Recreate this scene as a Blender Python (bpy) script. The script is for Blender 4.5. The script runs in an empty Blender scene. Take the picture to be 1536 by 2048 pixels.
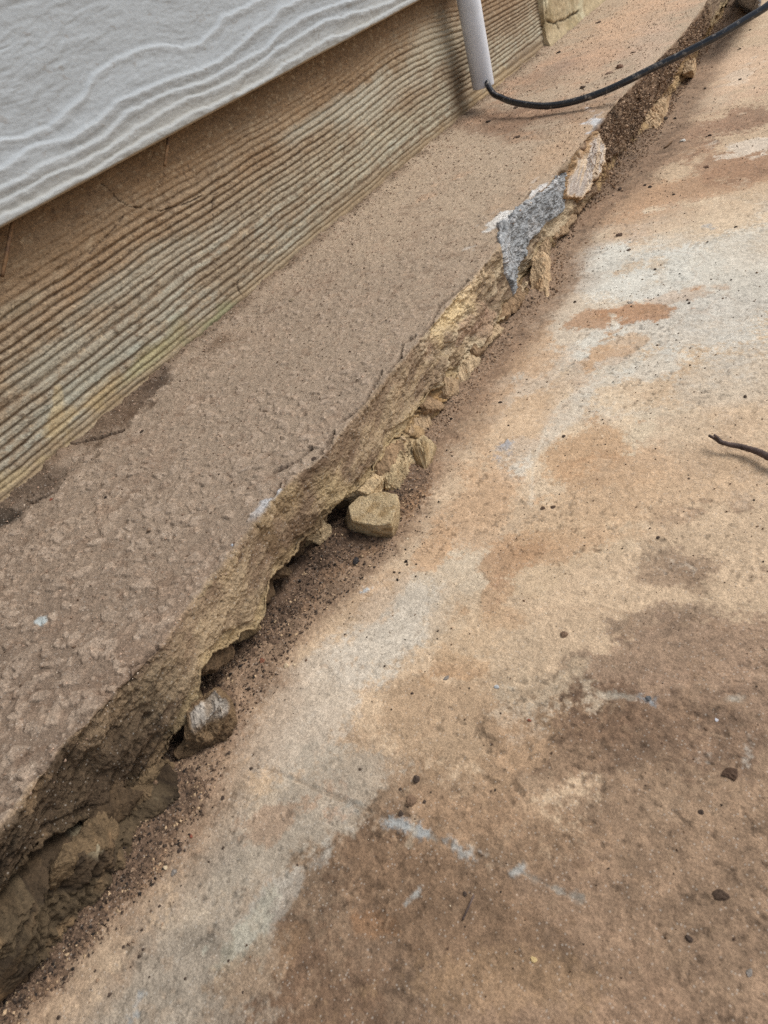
import bpy, bmesh, math, random
import numpy as np
from mathutils import Matrix, Vector
random.seed(7)
S = 0.26            # metres per unit below; 1 unit = height of the camera above the slab
SC = bpy.context.scene

# ------------------------------------------------------------------ camera, world, sun
F = 1420.0; PX, PY = 768.0, 1024.0
def _frame():
    v1 = np.array([1868 - PX, -557 - PY, F]); v2 = np.array([1415.2 - PX, 2749.7 - PY, F])
    d = v2 / np.linalg.norm(v2); y = v1 - d * (v1 @ d); y /= np.linalg.norm(y)
    up = -d; x = np.cross(y, up)
    return np.array([x, y, up])
R = _frame()                         # rows: world x, y, z in (right, down, forward)
CAM = np.array([0.0, 0.0, 1.0])
cd = bpy.data.cameras.new('camera'); cam = bpy.data.objects.new('camera', cd); SC.collection.objects.link(cam)
cd.sensor_fit = 'VERTICAL'; cd.sensor_height = 9.8; cd.lens = 9.8 * F / 2048.0
cd.clip_start = 0.005; cd.clip_end = 500
M = Matrix(((R[0][0], -R[0][1], -R[0][2]), (R[1][0], -R[1][1], -R[1][2]), (R[2][0], -R[2][1], -R[2][2]))).to_4x4()
M.translation = Vector((0, 0, S)); cam.matrix_world = M
cd.dof.use_dof = True; cd.dof.focus_distance = 2.0 * S; cd.dof.aperture_fstop = cd.lens / 0.85
SC.camera = cam

SUN_DIR = Vector((0.62, 0.62, 1.05)).normalized()      # towards the sun
w = bpy.data.worlds.new('World'); SC.world = w; w.use_nodes = True
nt = w.node_tree; nt.nodes.clear()
sky = nt.nodes.new('ShaderNodeTexSky'); sky.sky_type = 'NISHITA'; sky.sun_disc = False
sky.sun_elevation = math.asin(SUN_DIR.z); sky.sun_rotation = math.atan2(SUN_DIR.x, SUN_DIR.y)
sky.dust_density = 3.0
hs = nt.nodes.new('ShaderNodeHueSaturation'); hs.inputs['Saturation'].default_value = 0.36
bg = nt.nodes.new('ShaderNodeBackground'); bg.inputs[1].default_value = 0.10
wo = nt.nodes.new('ShaderNodeOutputWorld')
nt.links.new(sky.outputs[0], hs.inputs['Color']); nt.links.new(hs.outputs[0], bg.inputs[0]); nt.links.new(bg.outputs[0], wo.inputs[0])
sl = bpy.data.lights.new('sun', 'SUN'); sl.energy = 1.5; sl.angle = math.radians(30); sl.color = (1.0, 0.965, 0.92)
so = bpy.data.objects.new('sun', sl); SC.collection.objects.link(so)
so.rotation_euler = SUN_DIR.to_track_quat('Z', 'Y').to_euler()
SC.view_settings.view_transform = 'Standard'; SC.view_settings.look = 'None'
SC.view_settings.exposure = 0.55; SC.view_settings.gamma = 1.0
SC.render.engine = 'CYCLES'
SC.cycles.use_denoising = False
SC.cycles.max_bounces = 6
K_ALB = 0.80        # displayed colour -> base colour

# ------------------------------------------------------------------ numpy helpers
def lin(c):
    c = np.asarray(c, float) / 255.0
    return np.where(c <= 0.04045, c / 12.92, ((c + 0.055) / 1.055) ** 2.4)
def C(*c): return lin(c) * K_ALB
def ss(a, b, x):
    t = np.clip((x - a) / (b - a), 0, 1); return t * t * (3 - 2 * t)
def lerp(a, b, t): return a + (b - a) * t
def _h(ix, iy, iz, seed):
    h = (ix.astype(np.int64) * 374761393 + iy.astype(np.int64) * 668265263 + iz * 2147483647 + seed * 1274126177) & 0xFFFFFFFF
    h = ((h ^ (h >> 13)) * 1274126177) & 0xFFFFFFFF
    h = ((h ^ (h >> 15)) * 2246822519) & 0xFFFFFFFF
    return ((h ^ (h >> 16)) & 0xFFFFFF) / float(0xFFFFFF)
def n2(x, y, seed=0):
    ix = np.floor(x); iy = np.floor(y); fx = x - ix; fy = y - iy
    ix = ix.astype(np.int64); iy = iy.astype(np.int64)
    ux = fx * fx * fx * (fx * (fx * 6 - 15) + 10); uy = fy * fy * fy * (fy * (fy * 6 - 15) + 10)
    a = _h(ix, iy, 0, seed); b = _h(ix + 1, iy, 0, seed); c = _h(ix, iy + 1, 0, seed); d = _h(ix + 1, iy + 1, 0, seed)
    return (lerp(lerp(a, b, ux), lerp(c, d, ux), uy) - 0.5) * 2
def fbm(x, y, oct=4, seed=0, gain=0.5, ridge=False):
    s = 0; a = 1; tot = 0
    cs, sn = 0.8, 0.6
    for o in range(oct):
        v = n2(x, y, seed + o * 17)
        if ridge: v = 1 - 2 * np.abs(v)
        s = s + a * v; tot += a; a *= gain
        x, y = (x * cs - y * sn) * 2.03 + 11.3, (x * sn + y * cs) * 2.03 + 5.7
    return s / tot
def worley(x, y, seed=0):
    ix = np.floor(x); iy = np.floor(y)
    f1 = np.full(x.shape, 9.0); f2 = np.full(x.shape, 9.0)
    idd = np.zeros(x.shape); dx1 = np.zeros(x.shape); dy1 = np.zeros(x.shape)
    for ox in (-1, 0, 1):
        for oy in (-1, 0, 1):
            cx = (ix + ox).astype(np.int64); cy = (iy + oy).astype(np.int64)
            px = cx + 0.1 + 0.8 * _h(cx, cy, 1, seed); py = cy + 0.1 + 0.8 * _h(cx, cy, 2, seed)
            dx = x - px; dy = y - py; d = np.sqrt(dx * dx + dy * dy)
            closer = d < f1
            f2 = np.where(closer, f1, np.minimum(f2, d))
            idd = np.where(closer, _h(cx, cy, 3, seed), idd)
            dx1 = np.where(closer, dx, dx1); dy1 = np.where(closer, dy, dy1)
            f1 = np.where(closer, d, f1)
    return f1, f2, idd, dx1, dy1
def terr(n, k, sh=0.16):                         # terraced noise: flat layers with crisp broken edges
    v = n * k; f = np.floor(v); return (f + ss(0.5 - sh, 0.5 + sh, v - f)) / k
def _s2(i, k):                                   # second hash from cell id
    return ((i * 9301.77 + k * 49.297) % 1.0) * 2 - 1
def blocks(x, y, seed=0, tilt=0.5):              # faceted rock relief, about -1..1, crevices at cell borders
    f1, f2, i, dx, dy = worley(x, y, seed)
    h = _s2(i, 1) * 0.5 + tilt * (_s2(i, 2) * dx + _s2(i, 3) * dy)
    e = ss(0.0, 0.12, f2 - f1)
    return h * e - (1 - e) * 0.8, e, i

# positions on the real surfaces, from directions seen at the reference camera
def ray(px, py): return R @ np.array([px - PX, py - PY, F])
def onz(px, py, z=0.0):
    r = ray(px, py); return CAM + (z - 1.0) / r[2] * r
def onx(px, py, X):
    r = ray(px, py); return CAM + X / r[0] * r
def proj(P):
    c = (np.asarray(P, float) - CAM) @ R
    return c[..., :2] / c[..., 2:3] * F + np.array([PX, PY])
def depth_pt(px, py, d):                         # point at forward distance d
    c = np.array([(px - PX) / F * d, (py - PY) / F * d, d]); return CAM + R @ c

class Surf:                                      # a surface with two world coordinates (u, v)
    def __init__(s, kind, val): s.kind, s.val = kind, val
    def uv(s, px, py):
        if s.kind == 'z': p = onz(px, py, s.val); return np.array([p[0], p[1]])
        p = onx(px, py, s.val); return np.array([p[1], p[2]])
    def p3(s, u, v): return np.array([u, v, s.val]) if s.kind == 'z' else np.array([s.val, u, v])
    def jac(s, u, v):
        e = 1e-4; a = proj(s.p3(u, v)); b = proj(s.p3(u + e, v)); c = proj(s.p3(u, v + e))
        return np.array([(b - a) / e, (c - a) / e]).T
def blob(surf, U, V, wn, cx, cy, rx, ry, ang=0, soft=0.5, warp=0.5):
    c = surf.uv(cx, cy); J = surf.jac(*c)
    a = math.radians(ang); Ro = np.array([[math.cos(a), math.sin(a)], [-math.sin(a), math.cos(a)]])
    A = np.diag([1.0 / rx, 1.0 / ry]) @ Ro @ J
    du = U - c[0]; dv = V - c[1]
    r = np.sqrt((A[0, 0] * du + A[0, 1] * dv) ** 2 + (A[1, 0] * du + A[1, 1] * dv) ** 2)
    k = 1.0 if rx > 70 else 0.35
    f = 1 + warp * (k * 1.1 * wn[0] + (1.5 - k) * 0.9 * wn[1] + (0.35 * wn[2] if len(wn) > 2 else 0))
    return 1 - ss(1 - soft, 1 + soft, r * np.maximum(f, 0.35))
def segdist(U, V, pts):                          # distance to a polyline in surface coordinates
    best = np.full(U.shape, 1e9)
    for a, b in zip(pts[:-1], pts[1:]):
        a = np.asarray(a); b = np.asarray(b); d = b - a; L = d @ d + 1e-12
        t = np.clip(((U - a[0]) * d[0] + (V - a[1]) * d[1]) / L, 0, 1)
        best = np.minimum(best, np.hypot(U - a[0] - t * d[0], V - a[1] - t * d[1]))
    return best
def inpoly(U, V, poly):
    ins = np.zeros(U.shape, bool); n = len(poly)
    for i in range(n):
        (x1, y1), (x2, y2) = poly[i], poly[(i + 1) % n]
        if y1 == y2: continue
        c = ((V > y1) != (V > y2)) & (U < (x2 - x1) * (V - y1) / (y2 - y1) + x1)
        ins ^= c
    return ins
def sdf(U, V, poly):
    d = segdist(U, V, list(poly) + [poly[0]]); return np.where(inpoly(U, V, poly), -d, d)
def mix(col, c, m): return col + (np.asarray(c) - col) * m[..., None]
def prog(a, b, step):                            # nonuniform coordinates, spacing step(v)
    out = [a]
    while out[-1] < b: out.append(out[-1] + step(out[-1]))
    return np.array(out)

# ------------------------------------------------------------------ materials
def mat_attr(name, fine=1500, amp=0.35, bump=0.35, rough=0.9, mid=260, midamp=0.22, bdist=0.0006, spec=0.25, grain=0.0, gcol=(0.6, 0.55, 0.48)):
    m = bpy.data.materials.new(name); m.use_nodes = True; t = m.node_tree; t.nodes.clear()
    N = t.nodes.new; L = t.links.new
    out = N('ShaderNodeOutputMaterial'); bs = N('ShaderNodeBsdfPrincipled'); L(bs.outputs[0], out.inputs[0])
    at = N('ShaderNodeAttribute'); at.attribute_name = 'Col'
    tc = N('ShaderNodeTexCoord')
    a = N('ShaderNodeTexNoise'); a.inputs['Scale'].default_value = fine; a.inputs['Detail'].default_value = 3; a.inputs['Roughness'].default_value = 0.65
    b = N('ShaderNodeTexNoise'); b.inputs['Scale'].default_value = mid; b.inputs['Detail'].default_value = 6; b.inputs['Roughness'].default_value = 0.7
    L(tc.outputs['Object'], a.inputs['Vector']); L(tc.outputs['Object'], b.inputs['Vector'])
    ra = N('ShaderNodeMapRange'); ra.inputs[1].default_value = 0.3; ra.inputs[2].default_value = 0.7
    ra.inputs[3].default_value = 1 - amp; ra.inputs[4].default_value = 1 + amp
    rb = N('ShaderNodeMapRange'); rb.inputs[1].default_value = 0.3; rb.inputs[2].default_value = 0.7
    rb.inputs[3].default_value = 1 - midamp; rb.inputs[4].default_value = 1 + midamp
    L(a.outputs[0], ra.inputs[0]); L(b.outputs[0], rb.inputs[0])
    mu = N('ShaderNodeMath'); mu.operation = 'MULTIPLY'; L(ra.outputs[0], mu.inputs[0]); L(rb.outputs[0], mu.inputs[1])
    vm = N('ShaderNodeVectorMath'); vm.operation = 'SCALE'; L(at.outputs['Color'], vm.inputs[0]); L(mu.outputs[0], vm.inputs['Scale'])
    last = vm.outputs[0]
    if grain > 0:
        vo = N('ShaderNodeTexVoronoi'); vo.inputs['Scale'].default_value = 900; L(tc.outputs['Object'], vo.inputs['Vector'])
        sp = N('ShaderNodeSeparateColor'); L(vo.outputs['Color'], sp.inputs[0])
        g1 = N('ShaderNodeMath'); g1.operation = 'GREATER_THAN'; g1.inputs[1].default_value = 0.86; L(sp.outputs[0], g1.inputs[0])
        g2 = N('ShaderNodeMath'); g2.operation = 'LESS_THAN'; g2.inputs[1].default_value = 0.33; L(vo.outputs['Distance'], g2.inputs[0])
        g3 = N('ShaderNodeMath'); g3.operation = 'MULTIPLY'; L(g1.outputs[0], g3.inputs[0]); L(g2.outputs[0], g3.inputs[1])
        g4 = N('ShaderNodeMath'); g4.operation = 'MULTIPLY'; g4.inputs[1].default_value = grain; L(g3.outputs[0], g4.inputs[0])
        mc = N('ShaderNodeMix'); mc.data_type = 'RGBA'; L(g4.outputs[0], mc.inputs[0]); L(last, mc.inputs[6]); mc.inputs[7].default_value = (*gcol, 1)
        last = mc.outputs[2]
    L(last, bs.inputs['Base Color'])
    bs.inputs['Roughness'].default_value = rough; bs.inputs['Specular IOR Level'].default_value = spec
    ad = N('ShaderNodeMath'); ad.operation = 'MULTIPLY_ADD'; ad.inputs[1].default_value = 0.4; L(a.outputs[0], ad.inputs[0]); L(b.outputs[0], ad.inputs[2])
    bp = N('ShaderNodeBump'); bp.inputs['Strength'].default_value = bump; bp.inputs['Distance'].default_value = bdist
    L(ad.outputs[0], bp.inputs['Height']); L(bp.outputs[0], bs.inputs['Normal'])
    return m
def mat_plain(name, col, rough=0.6, fine=900, amp=0.15, bump=0.2, col2=None, s2=80, spec=0.3, thr=(0.45, 0.6), metal=0):
    m = bpy.data.materials.new(name); m.use_nodes = True; t = m.node_tree; t.nodes.clear()
    N = t.nodes.new; L = t.links.new
    out = N('ShaderNodeOutputMaterial'); bs = N('ShaderNodeBsdfPrincipled'); L(bs.outputs[0], out.inputs[0])
    tc = N('ShaderNodeTexCoord')
    a = N('ShaderNodeTexNoise'); a.inputs['Scale'].default_value = fine; a.inputs['Detail'].default_value = 4
    b = N('ShaderNodeTexNoise'); b.inputs['Scale'].default_value = s2; b.inputs['Detail'].default_value = 6; b.inputs['Roughness'].default_value = 0.7
    L(tc.outputs['Object'], a.inputs['Vector']); L(tc.outputs['Object'], b.inputs['Vector'])
    ra = N('ShaderNodeMapRange'); ra.inputs[1].default_value = 0.3; ra.inputs[2].default_value = 0.7
    ra.inputs[3].default_value = 1 - amp; ra.inputs[4].default_value = 1 + amp; L(a.outputs[0], ra.inputs[0])
    rb = N('ShaderNodeMapRange'); rb.inputs[1].default_value = thr[0]; rb.inputs[2].default_value = thr[1]; L(b.outputs[0], rb.inputs[0])
    mc = N('ShaderNodeMix'); mc.data_type = 'RGBA'; L(rb.outputs[0], mc.inputs[0])
    mc.inputs[6].default_value = (*col, 1); mc.inputs[7].default_value = (*(col2 if col2 is not None else col), 1)
    vm = N('ShaderNodeVectorMath'); vm.operation = 'SCALE'; L(mc.outputs[2], vm.inputs[0]); L(ra.outputs[0], vm.inputs['Scale'])
    L(vm.outputs[0], bs.inputs['Base Color'])
    bs.inputs['Roughness'].default_value = rough; bs.inputs['Specular IOR Level'].default_value = spec
    bp = N('ShaderNodeBump'); bp.inputs['Strength'].default_value = bump; bp.inputs['Distance'].default_value = 0.0005
    L(b.outputs[0], bp.inputs['Height']); L(bp.outputs[0], bs.inputs['Normal'])
    return m
M_SLAB = mat_attr('weathered_slab', fine=1300, amp=0.33, mid=260, midamp=0.22, bump=0.8, bdist=0.0009, grain=0.3)
M_LEDGE = mat_attr('dusty_render', fine=1200, amp=0.34, mid=300, midamp=0.18, bump=0.9, bdist=0.0009, grain=0.3)
M_CORE = mat_attr('rubble', fine=900, amp=0.32, mid=160, midamp=0.32, bump=0.7, bdist=0.0012)
M_SOIL = mat_attr('crumbly_soil', fine=900, amp=0.5, mid=330, midamp=0.4, bump=0.9, bdist=0.0012, grain=0.3)
M_SIDE = mat_attr('dirty_fibre_cement', fine=1100, amp=0.32, mid=380, midamp=0.26, bump=0.6, bdist=0.0006)
M_PAINT = mat_attr('grey_paint', fine=1300, amp=0.10, mid=280, midamp=0.07, bump=0.6, bdist=0.0004, rough=0.75)
M_GRIT = mat_attr('grit', fine=900, amp=0.2, mid=200, midamp=0.1, bump=0.3)

# ------------------------------------------------------------------ object helpers
def link(o, parent=None):
    SC.collection.objects.link(o)
    if parent is not None:
        o.parent = parent; o.matrix_parent_inverse = Matrix.Translation(-Vector(parent.location))
    return o
def tag(o, label=None, cat=None, group=None, kind=None):
    if label: o['label'] = label
    if cat: o['category'] = cat
    if group: o['group'] = group
    if kind: o['kind'] = kind
    return o
def mesh_np(name, P, quads, col=None, mat=None, parent=None, smooth=True):
    P = np.ascontiguousarray(np.asarray(P, np.float32).reshape(-1, 3) * S)
    k = quads.shape[1]; nf = len(quads)
    me = bpy.data.meshes.new(name); me.vertices.add(len(P)); me.vertices.foreach_set('co', P.ravel())
    me.loops.add(nf * k); me.loops.foreach_set('vertex_index', np.ascontiguousarray(quads, np.int32).ravel())
    me.polygons.add(nf); me.polygons.foreach_set('loop_start', np.arange(0, nf * k, k, dtype=np.int32))
    me.polygons.foreach_set('loop_total', np.full(nf, k, np.int32))
    me.polygons.foreach_set('use_smooth', np.full(nf, smooth))
    if col is not None:
        a = me.attributes.new('Col', 'FLOAT_COLOR', 'POINT')
        c = np.ones((len(P), 4), np.float32); c[:, :3] = np.clip(np.asarray(col).reshape(-1, 3), 0.002, 0.95)
        a.data.foreach_set('color', c.ravel())
    me.update(calc_edges=True)
    if mat: me.materials.append(mat)
    o = bpy.data.objects.new(name, me); link(o, parent); return o
def gridq(n, m, flip=False):
    i = np.arange(n * m).reshape(n, m)
    q = np.stack([i[:-1, :-1], i[1:, :-1], i[1:, 1:], i[:-1, 1:]], -1).reshape(-1, 4)
    return q[:, ::-1] if flip else q
def gnormal(P):
    a = np.gradient(P, axis=0); b = np.gradient(P, axis=1); n = np.cross(a, b)
    return n / (np.linalg.norm(n, axis=-1, keepdims=True) + 1e-12)

# ------------------------------------------------------------------ profile curves along the wall (y) in units
EDGE = [(-.95, .004), (-.936, .066), (-.947, .127), (-.95, .187), (-.941, .255), (-.933, .307), (-.92, .395), (-.931, .461), (-.938, .558), (-.939, .638), (-.952, .769), (-.936, .852), (-.918, .905), (-.916, 1.031), (-.924, 1.129), (-.923, 1.268), (-.912, 1.447), (-.917, 1.635), (-.907, 1.737), (-.907, 1.928), (-.956, 2.098), (-.942, 2.291), (-.921, 2.434), (-.923, 2.548), (-.912, 2.689), (-.923, 3.015), (-.921, 3.225), (-.914, 3.522), (-.894, 3.846), (-.874, 4.169), (-.869, 4.496), (-.875, 4.933), (-.906, 5.335)]
LIP = [(-.058, .139), (-.002, .142), (.042, .134), (.089, .119), (.131, .081), (.171, .054), (.234, .028), (.286, .046), (.307, .061), (.369, .083), (.426, .111), (.455, .102), (.513, .087), (.561, .052), (.59, .056), (.612, .076), (.676, .081), (.758, .071), (.819, .074), (.846, .095), (.892, .086), (.931, .089), (1.01, .068), (1.065, .069), (1.135, .082), (1.216, .078), (1.345, .065), (1.405, .057), (1.596, .03), (1.644, .015), (1.704, .033), (1.789, .027), (1.923, .023), (2.145, .012), (2.278, .044), (2.401, .025), (2.627, .018), (2.786, .033), (2.816, .07), (3.021, .071), (3.185, .033), (3.444, .02), (3.626, .051), (4.006, .069), (4.183, .107), (4.512, .094), (4.762, .09), (5.382, .067)]
FOOT = [(-.93, -.113), (-.907, -.073), (-.888, -.031), (-.892, .035), (-.856, .111), (-.897, .173), (-.88, .237), (-.93, .289), (-.93, .331), (-.962, .446), (-.962, .546), (-.921, .638), (-.903, .671), (-.916, .771), (-.945, .861), (-.957, .927), (-.853, 1.034), (-.85, 1.073), (-.837, 1.154), (-.865, 1.265), (-.886, 1.354), (-.885, 1.48), (-.865, 1.569), (-.869, 1.718), (-.894, 1.866), (-.884, 1.931), (-.814, 1.993), (-.877, 2.219), (-.891, 2.347), (-.891, 2.624), (-.884, 2.804), (-.881, 3.0), (-.887, 3.316), (-.843, 3.579), (-.866, 3.951), (-.83, 4.364), (-.889, 5.036), (-.88, 5.482), (-.934, 6.132)]
SOIL = [(-.861, -.108), (-.834, -.043), (-.83, .037), (-.798, .12), (-.795, .205), (-.809, .291), (-.832, .364), (-.84, .506), (-.842, .58), (-.832, .661), (-.799, .753), (-.761, .866), (-.771, .961), (-.77, 1.065), (-.799, 1.214), (-.799, 1.341), (-.801, 1.503), (-.783, 1.711), (-.76, 1.913), (-.741, 2.105), (-.809, 2.332), (-.803, 2.62), (-.722, 2.875), (-.687, 3.232), (-.712, 3.89), (-.746, 4.762)]
E_ = np.array(EDGE); L_ = np.array(LIP); F_ = np.array(FOOT); S_ = np.array(SOIL)
def nn(y, f, seed): return fbm(y * f, y * 0 + seed * 3.7, 4, seed)
def xe(y): return np.interp(y, E_[:, 1], E_[:, 0]) + 0.004 * nn(y, 10, 5)
def xej(y): return 0.006 * terr(nn(y, 26, 6), 4) + 0.0035 * nn(y, 70, 6) + 0.0022 * nn(y, 190, 16)
def zl(y): return np.interp(y, L_[:, 0], L_[:, 1]) + 0.006 * nn(y, 12, 7)
def zlj(y): return 0.016 * terr(nn(y, 20, 27), 5) + 0.006 * nn(y, 60, 8) + 0.003 * nn(y, 150, 18)
def xf(y): return np.interp(y, F_[:, 1], F_[:, 0]) + 0.008 * nn(y, 16, 9)
def xs(y): return np.interp(y, S_[:, 1], S_[:, 0]) - 0.010 - 0.035 * ss(1.0, 1.3, y) - 0.055 * ss(2.2, 2.8, y) + 0.012 * nn(y, 9, 10) + 0.006 * nn(y, 40, 11)
def xl(y): return xe(y) + 0.02 + 0.006 * nn(y, 9, 12)
ZT = 0.2

def cav(y):
    g = lambda c, w_: np.exp(-((y - c) / w_) ** 4)
    return np.clip(g(0.50, 0.075) + g(0.74, 0.085) + 0.9 * g(0.31, 0.035) + 0.7 * g(0.93, 0.03) + 0.8 * g(0.62, 0.03) + 0.5 * g(2.1, 0.05), 0, 1)

def ycoords(k=1.0):
    fine = prog(-0.5, 6.8, lambda y: k * 0.0020 * (1 + 0.33 * max(0, y) ** 2 + (0.6 if y < -0.2 else 0)))
    return np.concatenate([np.linspace(-9, -0.56, 36), fine, np.linspace(6.95, 32, 46)])

# ------------------------------------------------------------------ ground and patio slab
def build_slab():
    X = np.concatenate([np.arange(-1.16, 0.13, 0.0023), 0.13 + np.cumsum(np.linspace(0.004, 0.5, 38))])
    Y = ycoords(0.95)
    U, V = np.meshgrid(X, Y)
    sf = Surf('z', 0.0)
    wn = (fbm(U * 5, V * 5, 4, 21), fbm(U * 16, V * 16, 4, 22))
    n_lo = fbm(U * 2.2, V * 2.2, 4, 23); n_md = fbm(U * 9, V * 9, 5, 24, 0.6); n_hi = fbm(U * 60, V * 60, 4, 25, 0.75)
    n_gr = fbm(U * 120, V * 120, 3, 27, 0.8) * 1.4; wn3 = (wn[0], wn[1], n_hi)
    stre = fbm(U * 3 + V * 1.2, V * 14 - U * 5, 4, 26, 0.6)
    cream = C(226, 204, 174); white = C(222, 218, 206); tan = C(207, 176, 141); orange = C(190, 148, 110)
    brown = C(150, 120, 94); dark = C(112, 86, 66); grey = C(196, 186, 165); sand = C(205, 172, 134)
    col = np.zeros(U.shape + (3,)) + C(214, 186, 153)
    col = mix(col, cream, ss(-0.1, 0.5, n_lo + 0.4 * n_md) * 0.6)
    def B(cx, cy, rx, ry, ang, c, st=1.0, soft=0.6, warp=0.7, tex=0.35):
        nonlocal col
        m = blob(sf, U, V, wn3, cx, cy, rx * 1.08, ry * 1.08, ang, soft, warp)
        if m.max() <= 0: return
        e = 4 * m * (1 - m)
        m = ss(0.18, 0.82, m + e * (0.30 * n_md + 0.42 * n_gr)) * (1 + tex * 0.5 * n_md)
        col = mix(col, c, np.clip(m * st, 0, 1))
    # big brown dirty areas, with the dimmer light at lower right painted in
    B(1250, 2000, 900, 440, 4, C(153, 124, 99), .95, .45, .35)
    B(1500, 1600, 400, 260, 0, C(158, 130, 104), .9, .5, .5)
    B(1420, 1330, 260, 110, -10, C(156, 128, 105), .85, .5, .7)
    B(1330, 1240, 150, 34, -8, C(152, 127, 105), .75, .7, 1.3)
    B(1345, 1150, 80, 26, -8, C(146, 120, 98), .7, .8, 1.6)
    B(1390, 1175, 40, 22, 20, C(150, 124, 100), .6, .7, 1.6)
    B(1380, 1020, 50, 13, 0, C(150, 122, 100), .6, .8, 1.6)
    B(1410, 1000, 30, 9, 0, C(140, 112, 92), .6, .8, 1.6)
    B(1180, 1480, 190, 70, -8, C(134, 108, 86), .85, .5, .9)
    B(1080, 1540, 120, 60, -20, C(150, 122, 96), .7, .5, .9)
    B(1190, 1440, 90, 40, -8, dark, .45, .5, 1.0)
    B(700, 1800, 230, 300, 30, C(130, 106, 84), .85, .45, .45)
    B(760, 1730, 110, 120, 40, C(118, 92, 70), .6, .6, .8)
    B(560, 1980, 170, 170, 20, C(120, 92, 70), .6, .6, .6)
    B(900, 1800, 220, 130, 20, C(140, 112, 86), .7, .5, .7)
    B(1000, 1650, 200, 90, 20, C(165, 134, 104), .7, .5, .8)
    B(880, 1430, 150, 90, 20, C(176, 146, 114), .7, .5, .8)
    B(640, 1500, 130, 80, 30, C(176, 146, 116), .6, .5, .8)
    B(1000, 1960, 160, 60, 0, C(165, 134, 100), .45, .6, .9)
    # light bands
    B(1150, 560, 420, 190, -8, cream, .65, .6, .5)
    B(1200, 580, 340, 150, -10, C(216, 208, 194), .45, .7, .9)
    B(1450, 560, 160, 110, -10, C(216, 210, 198), .6, .7, .8)
    B(1270, 530, 170, 60, -4, white, .95, .5, .8)
    B(1400, 640, 170, 70, -15, C(214, 208, 196), .7, .6, .8)
    B(1500, 500, 120, 60, -10, C(214, 206, 190), .6, .6, .8)
    B(1190, 690, 60, 30, -25, white, .75, .5, 1.0)
    B(1240, 740, 90, 24, -30, C(216, 208, 192), .6, .5, 1.0)
    B(1060, 750, 90, 34, -30, white, .6, .5, .9)
    B(1310, 730, 90, 36, -20, white, .6, .5, 1.0)
    B(1130, 830, 100, 22, -50, C(214, 204, 188), .6, .5, .9)
    B(1460, 760, 130, 60, -10, C(205, 190, 170), .6, .6, .9)
    B(1300, 880, 120, 40, -20, C(214, 196, 168), .6, .6, .9)
    B(1030, 920, 40, 30, -60, white, .6, .5, .8)
    B(880, 1170, 160, 90, -50, C(212, 195, 170), .7, .6, .6)
    B(780, 1250, 130, 80, -50, C(214, 203, 186), .8, .6, .6)
    B(640, 1380, 150, 75, -55, C(208, 195, 177), .7, .5, .6)
    B(1000, 1290, 110, 50, -10, C(200, 176, 146), .5, .8, .9)
    B(1060, 1370, 60, 30, 0, C(192, 172, 144), .4, .7, .9)
    B(1120, 1100, 130, 60, -30, C(206, 180, 146), .5, .6, .9)
    B(580, 1640, 200, 70, -35, C(188, 175, 156), .7, .5, .6)
    B(470, 1790, 260, 70, -52, C(178, 165, 147), .7, .5, .6)
    B(380, 1960, 180, 90, -40, C(164, 151, 134), .8, .6, .6)
    B(430, 1640, 60, 130, 30, C(176, 163, 146), .6, .6, .6)
    B(560, 1800, 25, 90, 38, C(190, 184, 172), .55, .6, .8)
    B(500, 1870, 18, 60, 38, C(176, 172, 152), .5, .6, .9)
    # rust and orange stains
    B(1175, 638, 50, 20, -8, C(190, 148, 112), .85, .4, .9, .2)
    B(1275, 622, 60, 18, -4, C(188, 142, 104), .9, .5, .8, .2)
    B(1330, 600, 60, 12, -10, orange, .4, .5, .9)
    B(1250, 690, 50, 16, -20, C(206, 164, 118), .6, .5, .9)
    B(1160, 905, 80, 44, -20, C(200, 164, 126), .85, .6, .7)
    B(1220, 940, 90, 24, 0, C(196, 154, 114), .6, .6, .9)
    B(1045, 700, 60, 50, -40, C(212, 176, 138), .7, .6, .8)
    B(990, 760, 34, 110, 35, C(196, 160, 124), .6, .6, .7)
    B(1020, 1115, 70, 34, -20, C(184, 146, 110), .85, .5, .8)
    B(1090, 1100, 70, 30, 0, C(190, 150, 112), .6, .6, .8)
    B(985, 1195, 20, 44, 25, C(188, 150, 116), .9, .4, .8)
    B(1000, 1235, 40, 24, 0, C(198, 158, 118), .5, .6, .9)
    B(860, 1110, 50, 30, -50, C(204, 158, 112), .6, .6, .8)
    B(920, 1340, 50, 24, 0, C(190, 150, 110), .6, .6, .9)
    B(1040, 1490, 50, 40, 0, C(190, 156, 122), .55, .6, .9)
    B(540, 1650, 50, 36, -30, C(176, 140, 110), .6, .6, .9)
    B(560, 1900, 80, 30, -40, C(160, 128, 96), .5, .6, .9)
    B(750, 1850, 60, 40, 0, C(150, 106, 66), .35, .6, .9)
    B(1210, 720, 60, 10, -10, orange, .3, .6, .9)
    B(960, 1010, 70, 110, 38, C(206, 168, 130), .7, .6, .8)
    B(1060, 800, 60, 130, 38, C(208, 172, 134), .5, .7, .8)
    B(760, 1190, 40, 90, 45, C(206, 172, 136), .55, .6, .8)
    B(1180, 1010, 120, 40, -20, C(208, 174, 136), .5, .6, .9)
    B(1350, 960, 180, 50, -15, C(204, 170, 134), .55, .7, .9)
    B(1440, 860, 120, 50, -15, C(204, 174, 142), .5, .7, .9)
    B(940, 1240, 60, 70, 20, C(206, 176, 140), .5, .7, .9)
    # far dirty streaks
    B(1400, 370, 190, 26, -12, C(184, 144, 110), .8, .6, .8)
    B(1480, 325, 120, 30, -10, C(172, 134, 104), .85, .5, .8)
    B(1500, 240, 90, 22, -12, C(160, 124, 98), .85, .5, .8)
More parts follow.
